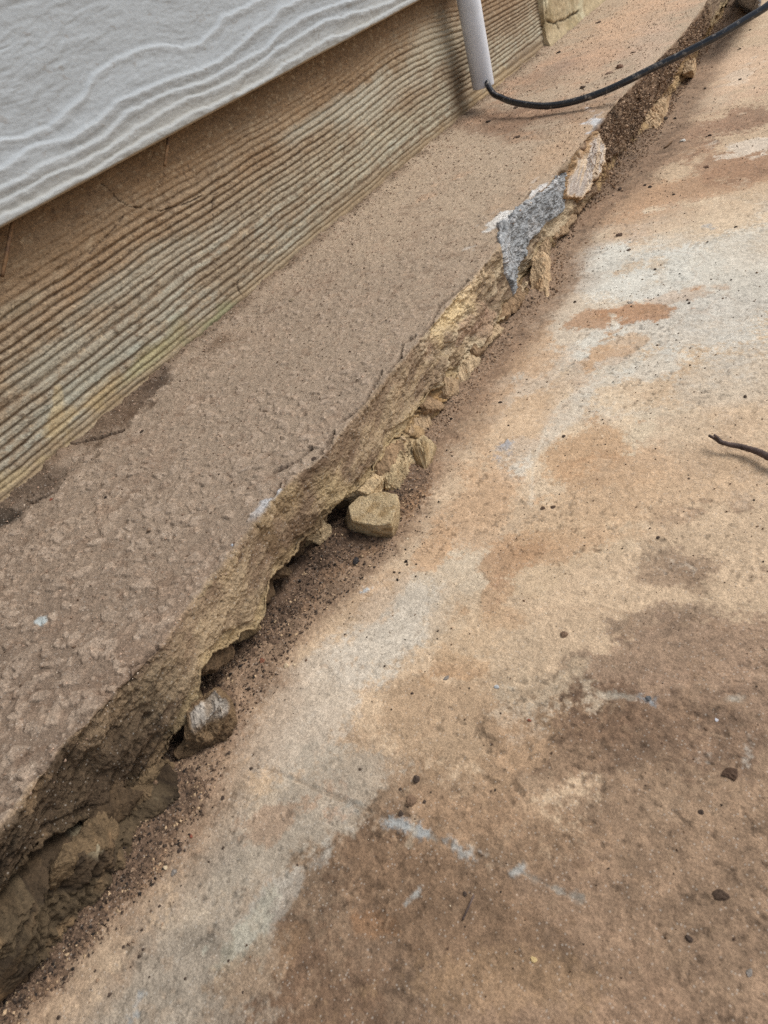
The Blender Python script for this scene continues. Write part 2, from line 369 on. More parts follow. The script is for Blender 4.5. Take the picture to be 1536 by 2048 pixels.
    B(1390, 260, 60, 20, -14, C(176, 140, 112), .7, .5, .8)
    B(1340, 300, 110, 30, -30, C(170, 134, 106), .8, .5, .8)
    B(1500, 292, 60, 12, -10, C(226, 210, 190), .9, .5, .8)
    B(1420, 200, 60, 20, -20, C(214, 190, 162), .8, .6, .8)
    B(1480, 130, 90, 40, -20, C(220, 186, 154), .8, .6, .7)
    B(1480, 150, 30, 12, -20, C(224, 204, 180), .6, .6, .8)
    B(1240, 400, 120, 30, -20, C(196, 158, 122), .6, .6, .8)
    B(1300, 450, 120, 20, -15, C(204, 166, 130), .6, .6, .8)
    B(1420, 440, 120, 30, -20, C(214, 190, 160), .6, .6, .8)
    # brown halo along the foot of the ledge
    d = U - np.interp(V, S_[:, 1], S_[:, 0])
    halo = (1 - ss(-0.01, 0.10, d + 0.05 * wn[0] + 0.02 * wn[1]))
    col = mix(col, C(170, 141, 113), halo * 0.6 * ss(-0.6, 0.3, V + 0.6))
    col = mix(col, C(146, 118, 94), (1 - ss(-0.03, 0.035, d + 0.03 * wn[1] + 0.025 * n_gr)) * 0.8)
    # streaky trowel / wash texture, pores, grains
    col = col * (1 + 0.10 * stre + 0.10 * n_md + 0.10 * n_hi + 0.08 * n_gr)[..., None]
    patch = fbm(U * 26, V * 26, 5, 31, 0.75)
    brn = ss(0.30, 0.62, 1.0 - col[..., 0] / 0.6)                       # more mottled where dirty
    col = col * (1 + (0.08 + 0.30 * brn) * np.clip(patch * 1.6, -1, 1))[..., None]
    dust = ss(0.12, 0.4, fbm(U * 34, V * 34, 4, 33, 0.8)) * (0.15 + 0.4 * brn)
    col = mix(col, C(178, 148, 118), dust * 0.6)
    hair = ss(0.955, 0.99, fbm(U * 5 + 0.3 * wn[1], V * 5, 3, 37, 0.4, ridge=True)) * ss(0.05, 0.4, wn[0] + 0.1); col = col * (1 - 0.22 * hair)[..., None]
    tide = np.exp(-((fbm(U * 4.2, V * 4.2, 4, 38, 0.55) - 0.12) / 0.02) ** 2) * ss(0.0, 0.4, fbm(U * 6, V * 6, 3, 39) + 0.1); col = mix(col, C(176, 140, 108), 0.22 * tide)
    pit = ss(0.42, 0.55, fbm(U * 95, V * 95, 2, 35)); col = col * (1 - 0.35 * pit * ss(0.0, 0.5, fbm(U * 4, V * 4, 2, 36) + 0.2))[..., None]
    # control joint and faint lines
    relief = np.zeros(U.shape)
    def line(pts, wd, c, st, dep, gap=0.0, seed=0):
        nonlocal col, relief
        P = [sf.uv(*p) for p in pts]
        dd = segdist(U, V, P) + 0.004 * wn[1]
        g = ss(-0.1 + gap, 0.15 + gap, fbm(U * 13, V * 13, 4, 40 + seed, 0.65))
        m = (1 - ss(wd * 0.15, wd * 0.9, dd + 0.7 * wd * n_hi + 0.5 * wd * n_gr + 0.4 * wd * n_md)) * g
        st = st * 0.9
        col = mix(col, c, m * st); relief -= dep * m
    J1 = [(500, 1530), (560, 1547), (640, 1582), (740, 1622), (830, 1661), (915, 1697), (1040, 1745), (1160, 1800)]
    P1 = [sf.uv(*p) for p in J1]
    dj = segdist(U, V, P1) + 0.002 * wn[1]
    relief -= 0.0015 * (1 - ss(0.0010, 0.005, dj)) * (V < 2); col = mix(col, C(128, 108, 88), (1 - ss(0.0008, 0.0035, dj + 0.001 * n_gr)) * 0.35)
    line(J1, 0.009, C(164, 164, 156), .6, 0.0, 0.0, 1)
    line([(780, 1640), (850, 1668)], 0.014, C(172, 178, 180), .75, -0.002, -0.2, 2)
    line([(895, 1685), (935, 1708)], 0.015, C(174, 178, 176), .75, -0.002, -0.3, 3)
    line([(1022, 1748), (1050, 1735)], 0.010, C(184, 186, 182), .8, -0.002, -0.3, 4)
    line([(812, 1812), (842, 1775)], 0.008, C(196, 200, 196), .8, 0, -0.1, 5)
    line([(820, 1690), (830, 1640)], 0.006, C(186, 170, 146), .5, 0, -0.2, 5)
    J2 = [(1000, 1376), (1080, 1381), (1180, 1388), (1300, 1398), (1420, 1396), (1536, 1402)]
    line(J2, 0.011, C(196, 190, 174), .6, 0.0, 0.12, 6)
    line([(1285, 1398), (1308, 1404)], 0.012, C(150, 160, 168), .8, 0, -0.6, 7)
    line([(1062, 1010), (1066, 930), (1090, 860), (1125, 800)], 0.009, C(226, 214, 194), .45, 0, -0.3, 8)
    line([(1150, 662), (1300, 662), (1400, 664)], 0.010, C(226, 216, 200), .6, 0, -0.3, 9)
    line([(732, 1182), (765, 1166)], 0.016, C(196, 206, 212), .9, -0.002, -0.3, 10)
    line([(994, 912), (1010, 888)], 0.02, C(176, 178, 184), .9, -0.002, -0.5, 11)
    line([(262, 2040), (280, 1995)], 0.011, C(160, 166, 168), .7, 0, -0.2, 12)
    line([(1240, 310), (1536, 345)], 0.02, C(150, 116, 90), .3, 0, -0.1, 13)
    line([(1410, 452), (1425, 457)], 0.018, C(176, 180, 182), .7, 0, -0.6, 14)
    # relief: broad waviness, dirt crust, pores
    rough = 0.35 + 0.65 * brn
    relief += 0.004 * fbm(U * 1.7, V * 1.7, 3, 50) + 0.0011 * n_md + rough * 0.0016 * fbm(U * 42, V * 42, 4, 51, 0.8) - 0.0012 * pit
    relief += 0.0006 * rough * fbm(U * 150, V * 150, 2, 52) + 0.0014 * dust
    Z = relief
    g_ = col.mean(-1, keepdims=True); col = (col + (g_ - col) * 0.10) * np.array([1.0, 0.995, 0.975])
    P = np.stack([U, V, Z], -1)
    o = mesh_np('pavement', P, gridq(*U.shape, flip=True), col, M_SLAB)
    tag(o, 'stained concrete patio slab with rust and dirt patches beside the ledge', 'patio slab', kind='structure')
    return X, Y, Z
SLX, SLY, SLZ = build_slab()
def slab_z(x, y):
    i = np.clip(np.searchsorted(SLX, x), 0, len(SLX) - 1); j = np.clip(np.searchsorted(SLY, y), 0, len(SLY) - 1)
    return SLZ[j, i]
gp = np.array([[[-300, -300, -0.35], [-300, 300, -0.35]], [[300, -300, -0.35], [300, 300, -0.35]]], float)
tag(mesh_np('ground', gp, gridq(2, 2), np.zeros((4, 3)) + C(120, 104, 80), M_SOIL), 'bare brown earth around the patio', 'ground', kind='structure')

# ------------------------------------------------------------------ the concrete ledge
def tagged_empty(name, loc, label, cat, group=None):
    o = bpy.data.objects.new(name, None); o.location = [c * S for c in loc]; o.empty_display_size = 0.02
    link(o); tag(o, label, cat, group); return o
ledge = tagged_empty('concrete_ledge', (0, 0, 0), 'long dusty concrete ledge with crumbling front edge at the foot of the siding', 'ledge')

LEDGE = {}
MORTAR = [(996, 500), (1008, 466), (1035, 432), (1062, 408), (1085, 388), (1108, 362), (1128, 345), (1131, 398), (1122, 424), (1102, 440), (1085, 462), (1070, 480), (1060, 510), (1040, 548), (1012, 592), (1004, 560)]
FLAKE = [(1128, 396), (1134, 352), (1150, 318), (1176, 286), (1192, 262), (1203, 300), (1196, 330), (1184, 352), (1168, 385), (1152, 402)]
def build_coat():
    Y = ycoords(0.9); ny = len(Y)
    e = xe(Y); l = xl(Y); z = np.maximum(zl(Y), 0.003)
        # profile samples
    cols = []
    x0 = -1.76
    nt_ = 400; tt = np.linspace(0, 1, nt_)
    for t in tt: cols.append(np.stack([x0 + (e - 0.007 - x0) * t, Y, np.full(ny, ZT)], -1))
    for a in np.linspace(0.15, 1.0, 8):
        an = a * math.pi / 2; cols.append(np.stack([e - 0.007 + 0.007 * math.sin(an), Y, np.full(ny, ZT) - 0.007 * (1 - math.cos(an))], -1))
    nf = 96
    for t in np.linspace(0, 1, nf)[1:]:
        cols.append(np.stack([e + (l - e) * (t ** 1.3), Y, (ZT - 0.007) + (z - ZT + 0.007) * t], -1))
    for (dx, dz) in ((-.003, -.004), (-.009, -.006), (-.018, -.004), (-.032, .004), (-.05, .010), (-.10, .02), (-.16, .05)):
        cols.append(np.stack([l + dx, Y, z + dz], -1))
    P = np.stack(cols, 1)                                   # (ny, nt, 3)
    de = np.hypot(P[..., 0] - e[:, None], P[..., 2] - ZT)
    P[..., 0] += (xej(Y)[:, None]) * np.exp(-(de / 0.014) ** 2)
    dl = np.abs(P[..., 2] - z[:, None]); hid = (np.arange(P.shape[1]) >= nt_ + 3)[None, :]
    P[..., 2] += zlj(Y)[:, None] * np.exp(-(dl / 0.016) ** 2) * hid
    P[..., 2] = np.maximum(P[..., 2], -0.004)
    U = P[..., 0]; V = P[..., 1]; W = P[..., 2]
    ntop = nt_ + 3; T = np.arange(P.shape[1])
    istop = np.zeros(U.shape) + (T < ntop)[None, :]
    face0 = ntop; arc = (ZT - W)                            # distance down the face
    topw = 1 - ss(nt_ - 2, nt_ + 6, T.astype(float))[None, :] + 0 * U
    facew = 1 - topw
    lipw = ss(nt_ + 8 + nf - 3, nt_ + 8 + nf, T.astype(float))[None, :] + 0 * U
    # ---- top relief
    st = Surf('z', ZT)
    wn = (fbm(U * 5, V * 5, 4, 61), fbm(U * 17, V * 17, 4, 62))
    n_md = fbm(U * 11, V * 11, 5, 63, 0.6); n_hi = fbm(U * 75, V * 75, 4, 64, 0.8)
    H = 0.0035 * wn[0] + 0.0022 * n_md + 0.0018 * n_hi + 0.0006 * fbm(U * 190, V * 190, 2, 65)
    grit = ss(0.18, 0.55, fbm(U * 58, V * 58, 3, 66, 0.7)); H = H + 0.0022 * grit
    crater = ss(0.25, 0.6, fbm(U * 30 + wn[1], V * 30, 3, 67, 0.6)); H = H - 0.0013 * crater * ss(0, 1.5, 2.2 - V)
    flake = np.zeros(U.shape); rs = np.random.RandomState(3)
    xg = U[:, :nt_]
    nfl = 6000
    fy = -0.5 + 5.0 * rs.rand(nfl) ** 1.5; fx = -1.74 + 0.80 * rs.rand(nfl)
    dens = fbm(fx * 3, fy * 3, 3, 70)
    for k in range(nfl):
        if fy[k] < 4.5 and dens[k] < -0.25 and rs.rand() < 0.7: continue
        near = max(0.0, 1 - fy[k] / 2.2)
        r = 0.0045 + 0.007 * rs.rand() ** 2 + near * 0.018 * rs.rand() ** 3
        if rs.rand() < 0.03: r *= 1.7
        j0, j1 = np.searchsorted(Y, [fy[k] - 1.6 * r, fy[k] + 1.6 * r])
        if j1 - j0 < 2: continue
        row = U[(j0 + j1) // 2, :nt_]; i0, i1 = np.searchsorted(row, [fx[k] - 1.6 * r, fx[k] + 1.6 * r])
        if i1 - i0 < 2: continue
        a = rs.rand() * 3.14; ca, sa = math.cos(a), math.sin(a); el = 0.5 + 0.4 * rs.rand()
        uu = U[j0:j1, i0:i1] - fx[k]; vv = V[j0:j1, i0:i1] - fy[k]
        p = (uu * ca + vv * sa) / r; q = (-uu * sa + vv * ca) / (r * el)
        g = np.full(p.shape, -9.0)
        for an in np.sort(rs.rand(6) * 6.283): g = np.maximum(g, p * math.cos(an) + q * math.sin(an) - (0.55 + 0.4 * rs.rand()))
        g = np.maximum(g, np.hypot(p, q) - 1.15)
        m = 1 - ss(-0.05, 0.12, g)
        tl = 0.7 + 0.5 * (p * (rs.rand() * 2 - 1) + q * (rs.rand() * 2 - 1))
        hh = m * (0.14 * r + 0.0030) * np.clip(tl, 0.15, 1.3)
        H[j0:j1, i0:i1] = np.maximum(H[j0:j1, i0:i1], H[j0:j1, i0:i1] * 0.3 + hh * topw[j0:j1, i0:i1])
        fl = flake[j0:j1, i0:i1]; np.maximum(fl, m * (0.3 + 0.7 * rs.rand()), out=fl)
    flake *= topw
    H = H + 0.0022 * terr(fbm(U * 13, V * 13, 4, 95, 0.6), 4, 0.1) * topw
    jd = U - (-1.715)                                       # dirt fillet against the siding
    fil = 1 - ss(0.0, 0.07, jd + 0.02 * wn[0]); H = H + fil * (0.012 + 0.008 * n_md + 0.006 * fbm(U * 40, V * 40, 3, 68, .8)) * topw
    # crumbly rim near the front edge
    rim = (1 - ss(0.0, 0.05, (e[:, None] - U))) * topw
    cr = ss(0.15, 0.5, fbm(U * 30, V * 22, 4, 69, .75)); H = H - 0.006 * rim * cr
    crk = np.zeros(U.shape)
    for pts in ([(120, 1500), (150, 1478), (200, 1425), (222, 1400), (250, 1372), (262, 1338), (312, 1300)], [(545, 945), (590, 925), (622, 898)], [(680, 846), (708, 824), (735, 800), (738, 785), (762, 745)],
                [(775, 745), (800, 715), (806, 690), (830, 672)], [(840, 672), (862, 648), (880, 610), (912, 585), (935, 562)], [(60, 1560), (95, 1530)], [(640, 905), (668, 865)], [(560, 968), (548, 990)],
                [(120, 905), (190, 880), (245, 862)], [(60, 1010), (110, 985), (128, 962)], [(1000, 470), (1030, 420), (1060, 385)]):
        dd = segdist(U, V, [st.uv(*p) for p in pts]) + 0.004 * fbm(U * 60, V * 60, 3, 96, .8)
        crk = np.maximum(crk, 1 - ss(0.0015, 0.0075, dd))
    crk = crk * topw; H = H - 0.010 * crk + 0.004 * np.roll(crk, 3, 0) * (1 - crk)
    # ---- face relief: strokes running down and along the face
    strokes = fbm(V * 11 + W * 10, W * 62 - V * 14, 4, 71, 0.62)
    orange_peel = fbm(V * 85, W * 85, 4, 72, 0.8)
    wv_ = 0.25 * wn[1]
    lay = terr(fbm(V * 8 + wv_, W * 17 - V * 3, 5, 73, 0.55), 7)
    lay2 = terr(fbm(V * 22, W * 40 - V * 8, 4, 174, 0.6), 5)
    HF = 0.006 * fbm(V * 5, W * 9, 3, 74) + 0.0026 * strokes + 0.0044 * orange_peel + 0.014 * lay + 0.003 * lay2 + 0.0012 * fbm(V * 200, W * 200, 2, 79)
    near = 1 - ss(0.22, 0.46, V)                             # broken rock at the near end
    HF = HF + near * (0.030 * terr(fbm(V * 6 + wv_, W * 22 - V * 9, 5, 76, 0.6), 6) + 0.016 * fbm(V * 12, W * 34 - V * 14, 5, 75, 0.65, ridge=True) - 0.008)
    vf = ss(1.15, 1.5, V) * (1 - ss(3.2, 3.6, V))           # flaky layers further on
    HF = HF + vf * (0.022 * terr(fbm(V * 7 + W * 12, W * 20 - V * 7 + wv_, 4, 92, 0.55), 6, 0.1) + 0.010 * terr(fbm(V * 20 + W * 20, W * 44 - V * 16, 4, 93, 0.6), 5, 0.1))
    tl_ = (W - z[:, None]); stepn = 0.022 * fbm(V * 9, V * 0 + 3, 4, 78)
    HF = HF - 0.007 * (1 - ss(0.014, 0.018, tl_ + stepn)) * ss(-0.2, 0.2, n2(V * 4, V * 0, 80)) * facew * (1 - lipw)
    sfm = Surf('x', -0.912)
    for pol in (MORTAR, FLAKE):
        HF = HF * (1 - 0.85 * ss(0.01, -0.004, sdf(V, W, [tuple(sfm.uv(*p)) for p in pol])))
    # the dirty root-bound soil section
    dirt = ss(2.62, 2.78, V + 0.05 * wn[0]) * (1 - ss(4.6, 5.2, V + 0.1 * wn[0]))
    soilb = fbm(V * 30, W * 42, 5, 81, 0.8)
    HF = HF + dirt * (0.016 * soilb + 0.010 * fbm(V * 8, W * 14, 3, 82))
    disp = H * topw + HF * facew * (1 - 0.6 * lipw)
    Nn = gnormal(P); Nn = -Nn if Nn[len(Y) // 2, 20, 2] < 0 else Nn
    Q = P + Nn * disp[..., None]
    # ---- colour
    top = np.zeros(U.shape + (3,)) + C(166, 147, 127)
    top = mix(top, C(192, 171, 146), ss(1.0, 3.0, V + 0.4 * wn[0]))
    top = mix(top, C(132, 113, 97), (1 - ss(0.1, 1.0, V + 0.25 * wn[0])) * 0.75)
    top = mix(top, C(132, 104, 84), ss(0.05, 0.6, n_md) * 0.25)
    top = mix(top, C(184, 164, 144), flake * (0.45 + 0.35 * (V < 1.6)))
    top = mix(top, C(205, 176, 150), grit * 0.22)
    top = mix(top, C(118, 92, 72), crater * 0.35 * (0.3 + 0.7 * (V < 2.4)))
    top = mix(top, C(104, 82, 62), fil * 0.6 * ss(-0.4, 0.3, wn[1] + 0.2))
    def BT(cx, cy, rx, ry, ang, c, st_, soft=.6, warp=.8):
        nonlocal top
        top = mix(top, c, np.clip(blob(st, U, V, wn, cx, cy, rx, ry, ang, soft, warp) * st_ * (1 + 0.5 * n_md), 0, 1))
    BT(1010, 240, 90, 26, -8, C(136, 106, 84), .75)
    BT(1110, 225, 120, 18, -10, C(150, 118, 94), .6)
    BT(1150, 125, 90, 22, -20, C(168, 136, 116), .6)
    BT(1070, 165, 60, 20, -10, C(160, 130, 106), .5)
    BT(1240, 60, 130, 40, -35, C(216, 180, 148), .7)
    BT(1300, 90, 60, 30, -50, C(206, 180, 156), .6)
    BT(1120, 300, 110, 30, -40, C(200, 168, 136), .5)
    BT(290, 780, 60, 22, -38, C(96, 76, 60), .8)
    BT(215, 850, 60, 20, -38, C(106, 86, 68), .7)
    BT(60, 985, 70, 30, -30, C(88, 72, 58), .8)
    BT(15, 1035, 40, 16, 0, C(66, 56, 46), .9, .4)
    BT(320, 770, 30, 10, -38, C(66, 52, 42), .7)
    BT(430, 690, 40, 10, -40, C(120, 98, 78), .6)
    BT(540, 1000, 18, 6, -35, C(200, 204, 208), .7, .5, 1.8)
    BT(560, 988, 6, 5, -35, C(214, 218, 222), .8, .4, 1.6)
    BT(465, 1112, 7, 5, 0, C(214, 222, 234), .9, .3, .6)
    BT(466, 1090, 4, 3, 0, C(214, 222, 234), .9, .3, .6)
    BT(83, 1243, 10, 8, 0, C(196, 206, 206), .85, .3, 1.0)
    BT(1035, 430, 40, 9, -30, C(226, 222, 214), .8, .4, 1.4)
    BT(1075, 385, 34, 7, -42, C(232, 230, 226), .85, .4, 1.4)
    BT(1150, 320, 24, 5, -48, C(226, 226, 224), .7, .4, 1.2)
    BT(1196, 252, 11, 20, -30, C(214, 214, 214), .9, .4, 1.0)
    # dark undercut specks and faint grass-like dust
    top = top * (1 + 0.10 * n_md + 0.12 * n_hi)[..., None]
    top = mix(top, C(92, 74, 60), crk * 0.6)
    face = np.zeros(U.shape + (3,)) + C(136, 114, 92)
    face = mix(face, C(156, 134, 108), ss(-0.2, 0.5, strokes))
    face = mix(face, C(104, 83, 64), ss(0.1, 0.5, fbm(V * 8, W * 22, 4, 83, 0.6)) * 0.6)
    face = mix(face, C(186, 164, 132), 0.6 * ss(0.1, 0.5, lay)); face = mix(face, C(184, 160, 126), ss(0.25, 0.55, fbm(V * 10 + W * 6, W * 30 - V * 9, 4, 84, 0.6)) * 0.6)
    face = mix(face, C(200, 176, 132), (1 - ss(0.004, 0.03, tl_ + 0.02 * wn[1])) * 0.55)
    face = mix(face, C(210, 190, 158), vf * ss(-0.15, 0.45, fbm(V * 6 + W * 9, W * 22 - V * 7, 4, 85, 0.6)) * 0.75)
    face = mix(face, C(172, 140, 116), vf * ss(0.1, 0.5, fbm(V * 7, W * 18, 3, 86)) * 0.6)
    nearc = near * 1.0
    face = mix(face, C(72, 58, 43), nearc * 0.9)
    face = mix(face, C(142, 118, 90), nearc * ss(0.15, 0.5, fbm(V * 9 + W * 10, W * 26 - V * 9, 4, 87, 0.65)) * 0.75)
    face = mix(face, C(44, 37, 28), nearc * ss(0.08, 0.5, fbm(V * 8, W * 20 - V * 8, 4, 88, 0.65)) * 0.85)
    face = mix(face, C(128, 102, 80), dirt * 0.85)
    face = mix(face, C(168, 140, 112), dirt * ss(0.2, 0.55, fbm(V * 26, W * 36, 4, 89, .8)) * 0.5)
    face = mix(face, C(70, 54, 44), dirt * ss(0.25, 0.6, fbm(V * 13, W * 20, 4, 90, .7)) * 0.8)
    face = face * (1 + 0.16 * orange_peel)[..., None]
    sfx = Surf('x', -0.905)
    def BF(cx, cy, rx, ry, ang, c, st_, soft=.5, warp=.8):
        nonlocal face
        face = mix(face, c, np.clip(blob(sfx, V, W, wn, cx, cy, rx, ry, ang, soft, warp) * st_ * (1 + 0.5 * n_md), 0, 1))
    BF(910, 620, 26, 50, 35, C(232, 206, 160), .85)
    BF(945, 570, 20, 34, 35, C(226, 200, 160), .8)
    BF(680, 990, 30, 50, -30, C(186, 164, 124), .7)
    BF(600, 1000, 40, 26, -50, C(164, 140, 104), .5)
    BF(225, 1450, 40, 60, 35, C(154, 131, 104), .7)
    BF(430, 1180, 12, 50, 40, C(178, 158, 124), .6)
    BF(640, 1060, 60, 22, -40, C(96, 74, 52), .6)
    BF(790, 900, 20, 60, 40, C(214, 190, 144), .5)
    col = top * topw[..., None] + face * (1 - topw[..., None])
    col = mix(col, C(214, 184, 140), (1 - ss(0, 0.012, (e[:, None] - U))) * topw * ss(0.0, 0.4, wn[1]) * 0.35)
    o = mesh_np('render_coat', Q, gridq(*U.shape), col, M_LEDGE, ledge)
    LEDGE.update(Y=Y, Q=Q, N=Nn, U=U, V=V, W=W, top=topw, nt=nt_)
    return Q
QC = build_coat()
def ledge_z(x, y):
    j = int(np.clip(np.searchsorted(LEDGE['Y'], y), 0, len(LEDGE['Y']) - 1))
    r = LEDGE['Q'][j, :LEDGE['nt']]; i = int(np.clip(np.searchsorted(r[:, 0], x), 0, len(r) - 1)); return r[i, 2]

def build_core():
    Y = ycoords(1.0); z_l = np.maximum(zl(Y), 0.003); f = xf(Y); l = xl(Y); e = xe(Y)
    T = np.linspace(0, 1, 210); Z = 0.19 - 0.21 * T
    Vv, Ww = np.meshgrid(Y, Z, indexing='ij')
    up = ss(-0.012, 0.006, Ww - z_l[:, None])               # 1 behind the coat
    q = np.clip((z_l[:, None] - Ww) / np.maximum(z_l[:, None], 0.02), 0, 1)
    inner = np.minimum(l - 0.022, np.maximum(f, l - 0.05))
    X = (inner[:, None] * (1 - q ** 0.8) + (f[:, None] - 0.012) * q ** 0.8)
    wn1 = fbm(Vv * 15, Ww * 15, 4, 102)
    b1, e1, i1 = blocks(Vv * 8 + Ww * 9, Ww * 20 - Vv * 5 + wn1 * 0.6, 103, 0.9)
    b2, e2, i2 = blocks(Vv * 22, Ww * 40 - Vv * 9 + wn1, 104, 0.9)
    rough = fbm(Vv * 60, Ww * 70, 4, 105, 0.7)
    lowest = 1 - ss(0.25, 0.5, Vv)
    D = (0.010 - 0.006 * lowest) * b1 + (0.005 - 0.002 * lowest) * b2 + 0.007 * rough + 0.0025 * fbm(Vv * 160, Ww * 160, 3, 113, .8) + 0.006 * fbm(Vv * 20, Ww * 26, 3, 106)
    D += lowest * (0.024 * fbm(Vv * 6, Ww * 30 - Vv * 8, 5, 107, 0.6, ridge=True) + 0.004 + 0.022 * np.sin(math.pi * np.clip(q, 0, 1)) - 0.10 * (1 - ss(0, 0.32, q)) + 0.012 * fbm(Vv * 26, Ww * 50, 4, 111, .8))
    D = D + (0.020 + 0.014 * lowest) * terr(fbm(Vv * 9 + 0.4 * wn1, Ww * 22 - Vv * 8, 5, 112, 0.6), 6, 0.1)
    X = X + D * (1 - up) - up * (0.02 + 0 * X)
    X = X - 0.085 * cav(Y)[:, None] * (1 - up) * ss(0.0, 0.02, Ww + 0.02)
    X = np.minimum(X, np.maximum(l, f)[:, None] + 0.018)
    P = np.stack([X, Vv, Ww], -1)
    col = np.zeros(Vv.shape + (3,)) + C(132, 108, 80)
    col = mix(col, C(184, 160, 122), ss(-0.1, 0.5, _s2(i1, 5)) * 0.6)
    col = mix(col, C(214, 194, 156), ss(0.5, 0.9, _s2(i1, 6)) * 0.8)
    col = mix(col, C(74, 56, 38), ss(0.1, 0.5, fbm(Vv * 14, Ww * 18, 4, 108, .65)) * 0.7)
    col = mix(col, C(52, 40, 28), (1 - e1) * 0.8)
    col = mix(col, C(170, 130, 82), ss(0.2, 0.5, fbm(Vv * 12, Ww * 14, 3, 109)) * 0.5)
    far = ss(1.0, 1.4, Vv); col = mix(col, C(206, 170, 122), far * 0.4)
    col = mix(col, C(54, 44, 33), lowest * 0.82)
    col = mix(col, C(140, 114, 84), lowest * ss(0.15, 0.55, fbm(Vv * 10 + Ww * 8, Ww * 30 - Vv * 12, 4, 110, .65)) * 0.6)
    def WB(cy, cz, r, c, st):
        nonlocal col
        d = np.hypot((Vv - cy), (Ww - cz) * 1.3) / r * (1 + 0.6 * wn1); col = mix(col, c, (1 - ss(.5, 1.3, d)) * st * (0.55 + 0.45 * np.sign(rough + 0.1)))
    p = onx(270, 1587, -0.89); WB(p[1], p[2], 0.015, C(196, 192, 168), .8)
    p = onx(325, 1580, -0.88); WB(p[1], p[2], 0.022, C(186, 172, 140), .5)
    p = onx(215, 1690, -0.87); WB(p[1], p[2], 0.022, C(158, 146, 120), .6)
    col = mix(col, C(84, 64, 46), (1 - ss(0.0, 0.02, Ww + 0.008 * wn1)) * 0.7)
    col = col * (1 + 0.2 * rough)[..., None]
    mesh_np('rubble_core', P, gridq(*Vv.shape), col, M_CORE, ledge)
build_core()

# patches taken from the front of the coat: grey mortar and a split pale flake
def sub_patch(name, poly_px, X, thick, colf, mat, label, seed, amp):
    sfx = Surf('x', X); poly = [tuple(sfx.uv(*p)) for p in poly_px]
    Q, Nn, V, W = LEDGE['Q'], LEDGE['N'], LEDGE['V'], LEDGE['W']
    y0 = min(p[0] for p in poly); y1 = max(p[0] for p in poly)
    j0, j1 = np.searchsorted(LEDGE['Y'], [y0 - 0.03, y1 + 0.03]); i0 = LEDGE['nt'] - 24; i1 = Q.shape[1] - 4
    def up2(a):                                             # twice the density
        a = np.repeat(a, 2, 0)[:-1]; a[1::2] = 0.5 * (a[:-1:2] + a[2::2])
        a = np.repeat(a, 2, 1)[:, :-1]; a[:, 1::2] = 0.5 * (a[:, :-1:2] + a[:, 2::2]); return a
    q = up2(Q[j0:j1, i0:i1]); n = up2(Nn[j0:j1, i0:i1]); v = up2(V[j0:j1, i0:i1, None])[..., 0]; ww = up2(W[j0:j1, i0:i1, None])[..., 0]
    ext = up2(np.clip(xe(V[j0:j1, i0:i1]) - LEDGE['U'][j0:j1, i0:i1], 0, 1)[..., None])[..., 0]  # how far onto the top
    wz = ww + ext * 0.9
    wv = v + 0.0
    s = sdf(wv, wz, poly) + 0.018 * fbm(v * 24, wz * 30, 5, seed, .75)
    h = thick * ss(0.002, -0.006, s) - 0.004 * ss(-0.004, 0.0, s) + (amp * fbm(v * 26, wz * 44, 5, seed + 1, 0.75)) * ss(0.0, -0.008, s)
    P = q + n * h[..., None]
    col = colf(v, wz, s)
    qd = gridq(*v.shape); keep = (s.ravel()[qd].min(1) < 0.001)
    qd = qd[keep]; used, inv = np.unique(qd, return_inverse=True)
    o = mesh_np(name, P.reshape(-1, 3)[used], inv.reshape(-1, 4), col.reshape(-1, 3)[used], mat, ledge)
    o['label'] = label; return o
def mortar_col(v, w, s):
    c = np.zeros(v.shape + (3,)) + C(166, 168, 169)
    c = mix(c, C(112, 113, 113), ss(0.0, 0.45, fbm(v * 40, w * 50, 4, 121, .8)) * 0.8)
    c = mix(c, C(190, 188, 186), ss(0.1, 0.5, fbm(v * 22, w * 30, 4, 122, .7)) * 0.7)
    c = mix(c, C(226, 224, 220), ss(-0.012, -0.002, s) * ss(-0.2, 0.3, fbm(v * 30, w * 30, 2, 123)) * 0.6)
    return mix(c, C(66, 62, 58), ss(0.30, 0.5, fbm(v * 50, w * 66, 4, 124, .75)) * 0.8)
sub_patch('mortar_patch', MORTAR,
          -0.915, 0.010, mortar_col, M_CORE, 'rough grey mortar patch smeared over the broken front edge', 120, 0.013)
def flake_col(v, w, s):
    g = fbm(v * 3 + w * 4, w * 60 - v * 34, 3, 131, .6)
    c = np.zeros(v.shape + (3,)) + C(226, 204, 176)
    c = mix(c, C(198, 196, 196), ss(-0.2, 0.5, g + 0.1) * (ss(0.0, -0.02, s)) * 0.7)
    c = mix(c, C(190, 150, 104), ss(-0.014, -0.003, s) * 0.8)
    return mix(c, C(150, 116, 84), ss(0.2, 0.6, g) * 0.4)
sub_patch('pale_flake', [(1128, 396), (1134, 352), (1150, 318), (1176, 286), (1192, 262), (1203, 300), (1196, 330), (1184, 352), (1168, 385), (1152, 402)],
          -0.905, 0.022, flake_col, M_LEDGE, 'split pale flake of render with grey white grain', 130, 0.002)

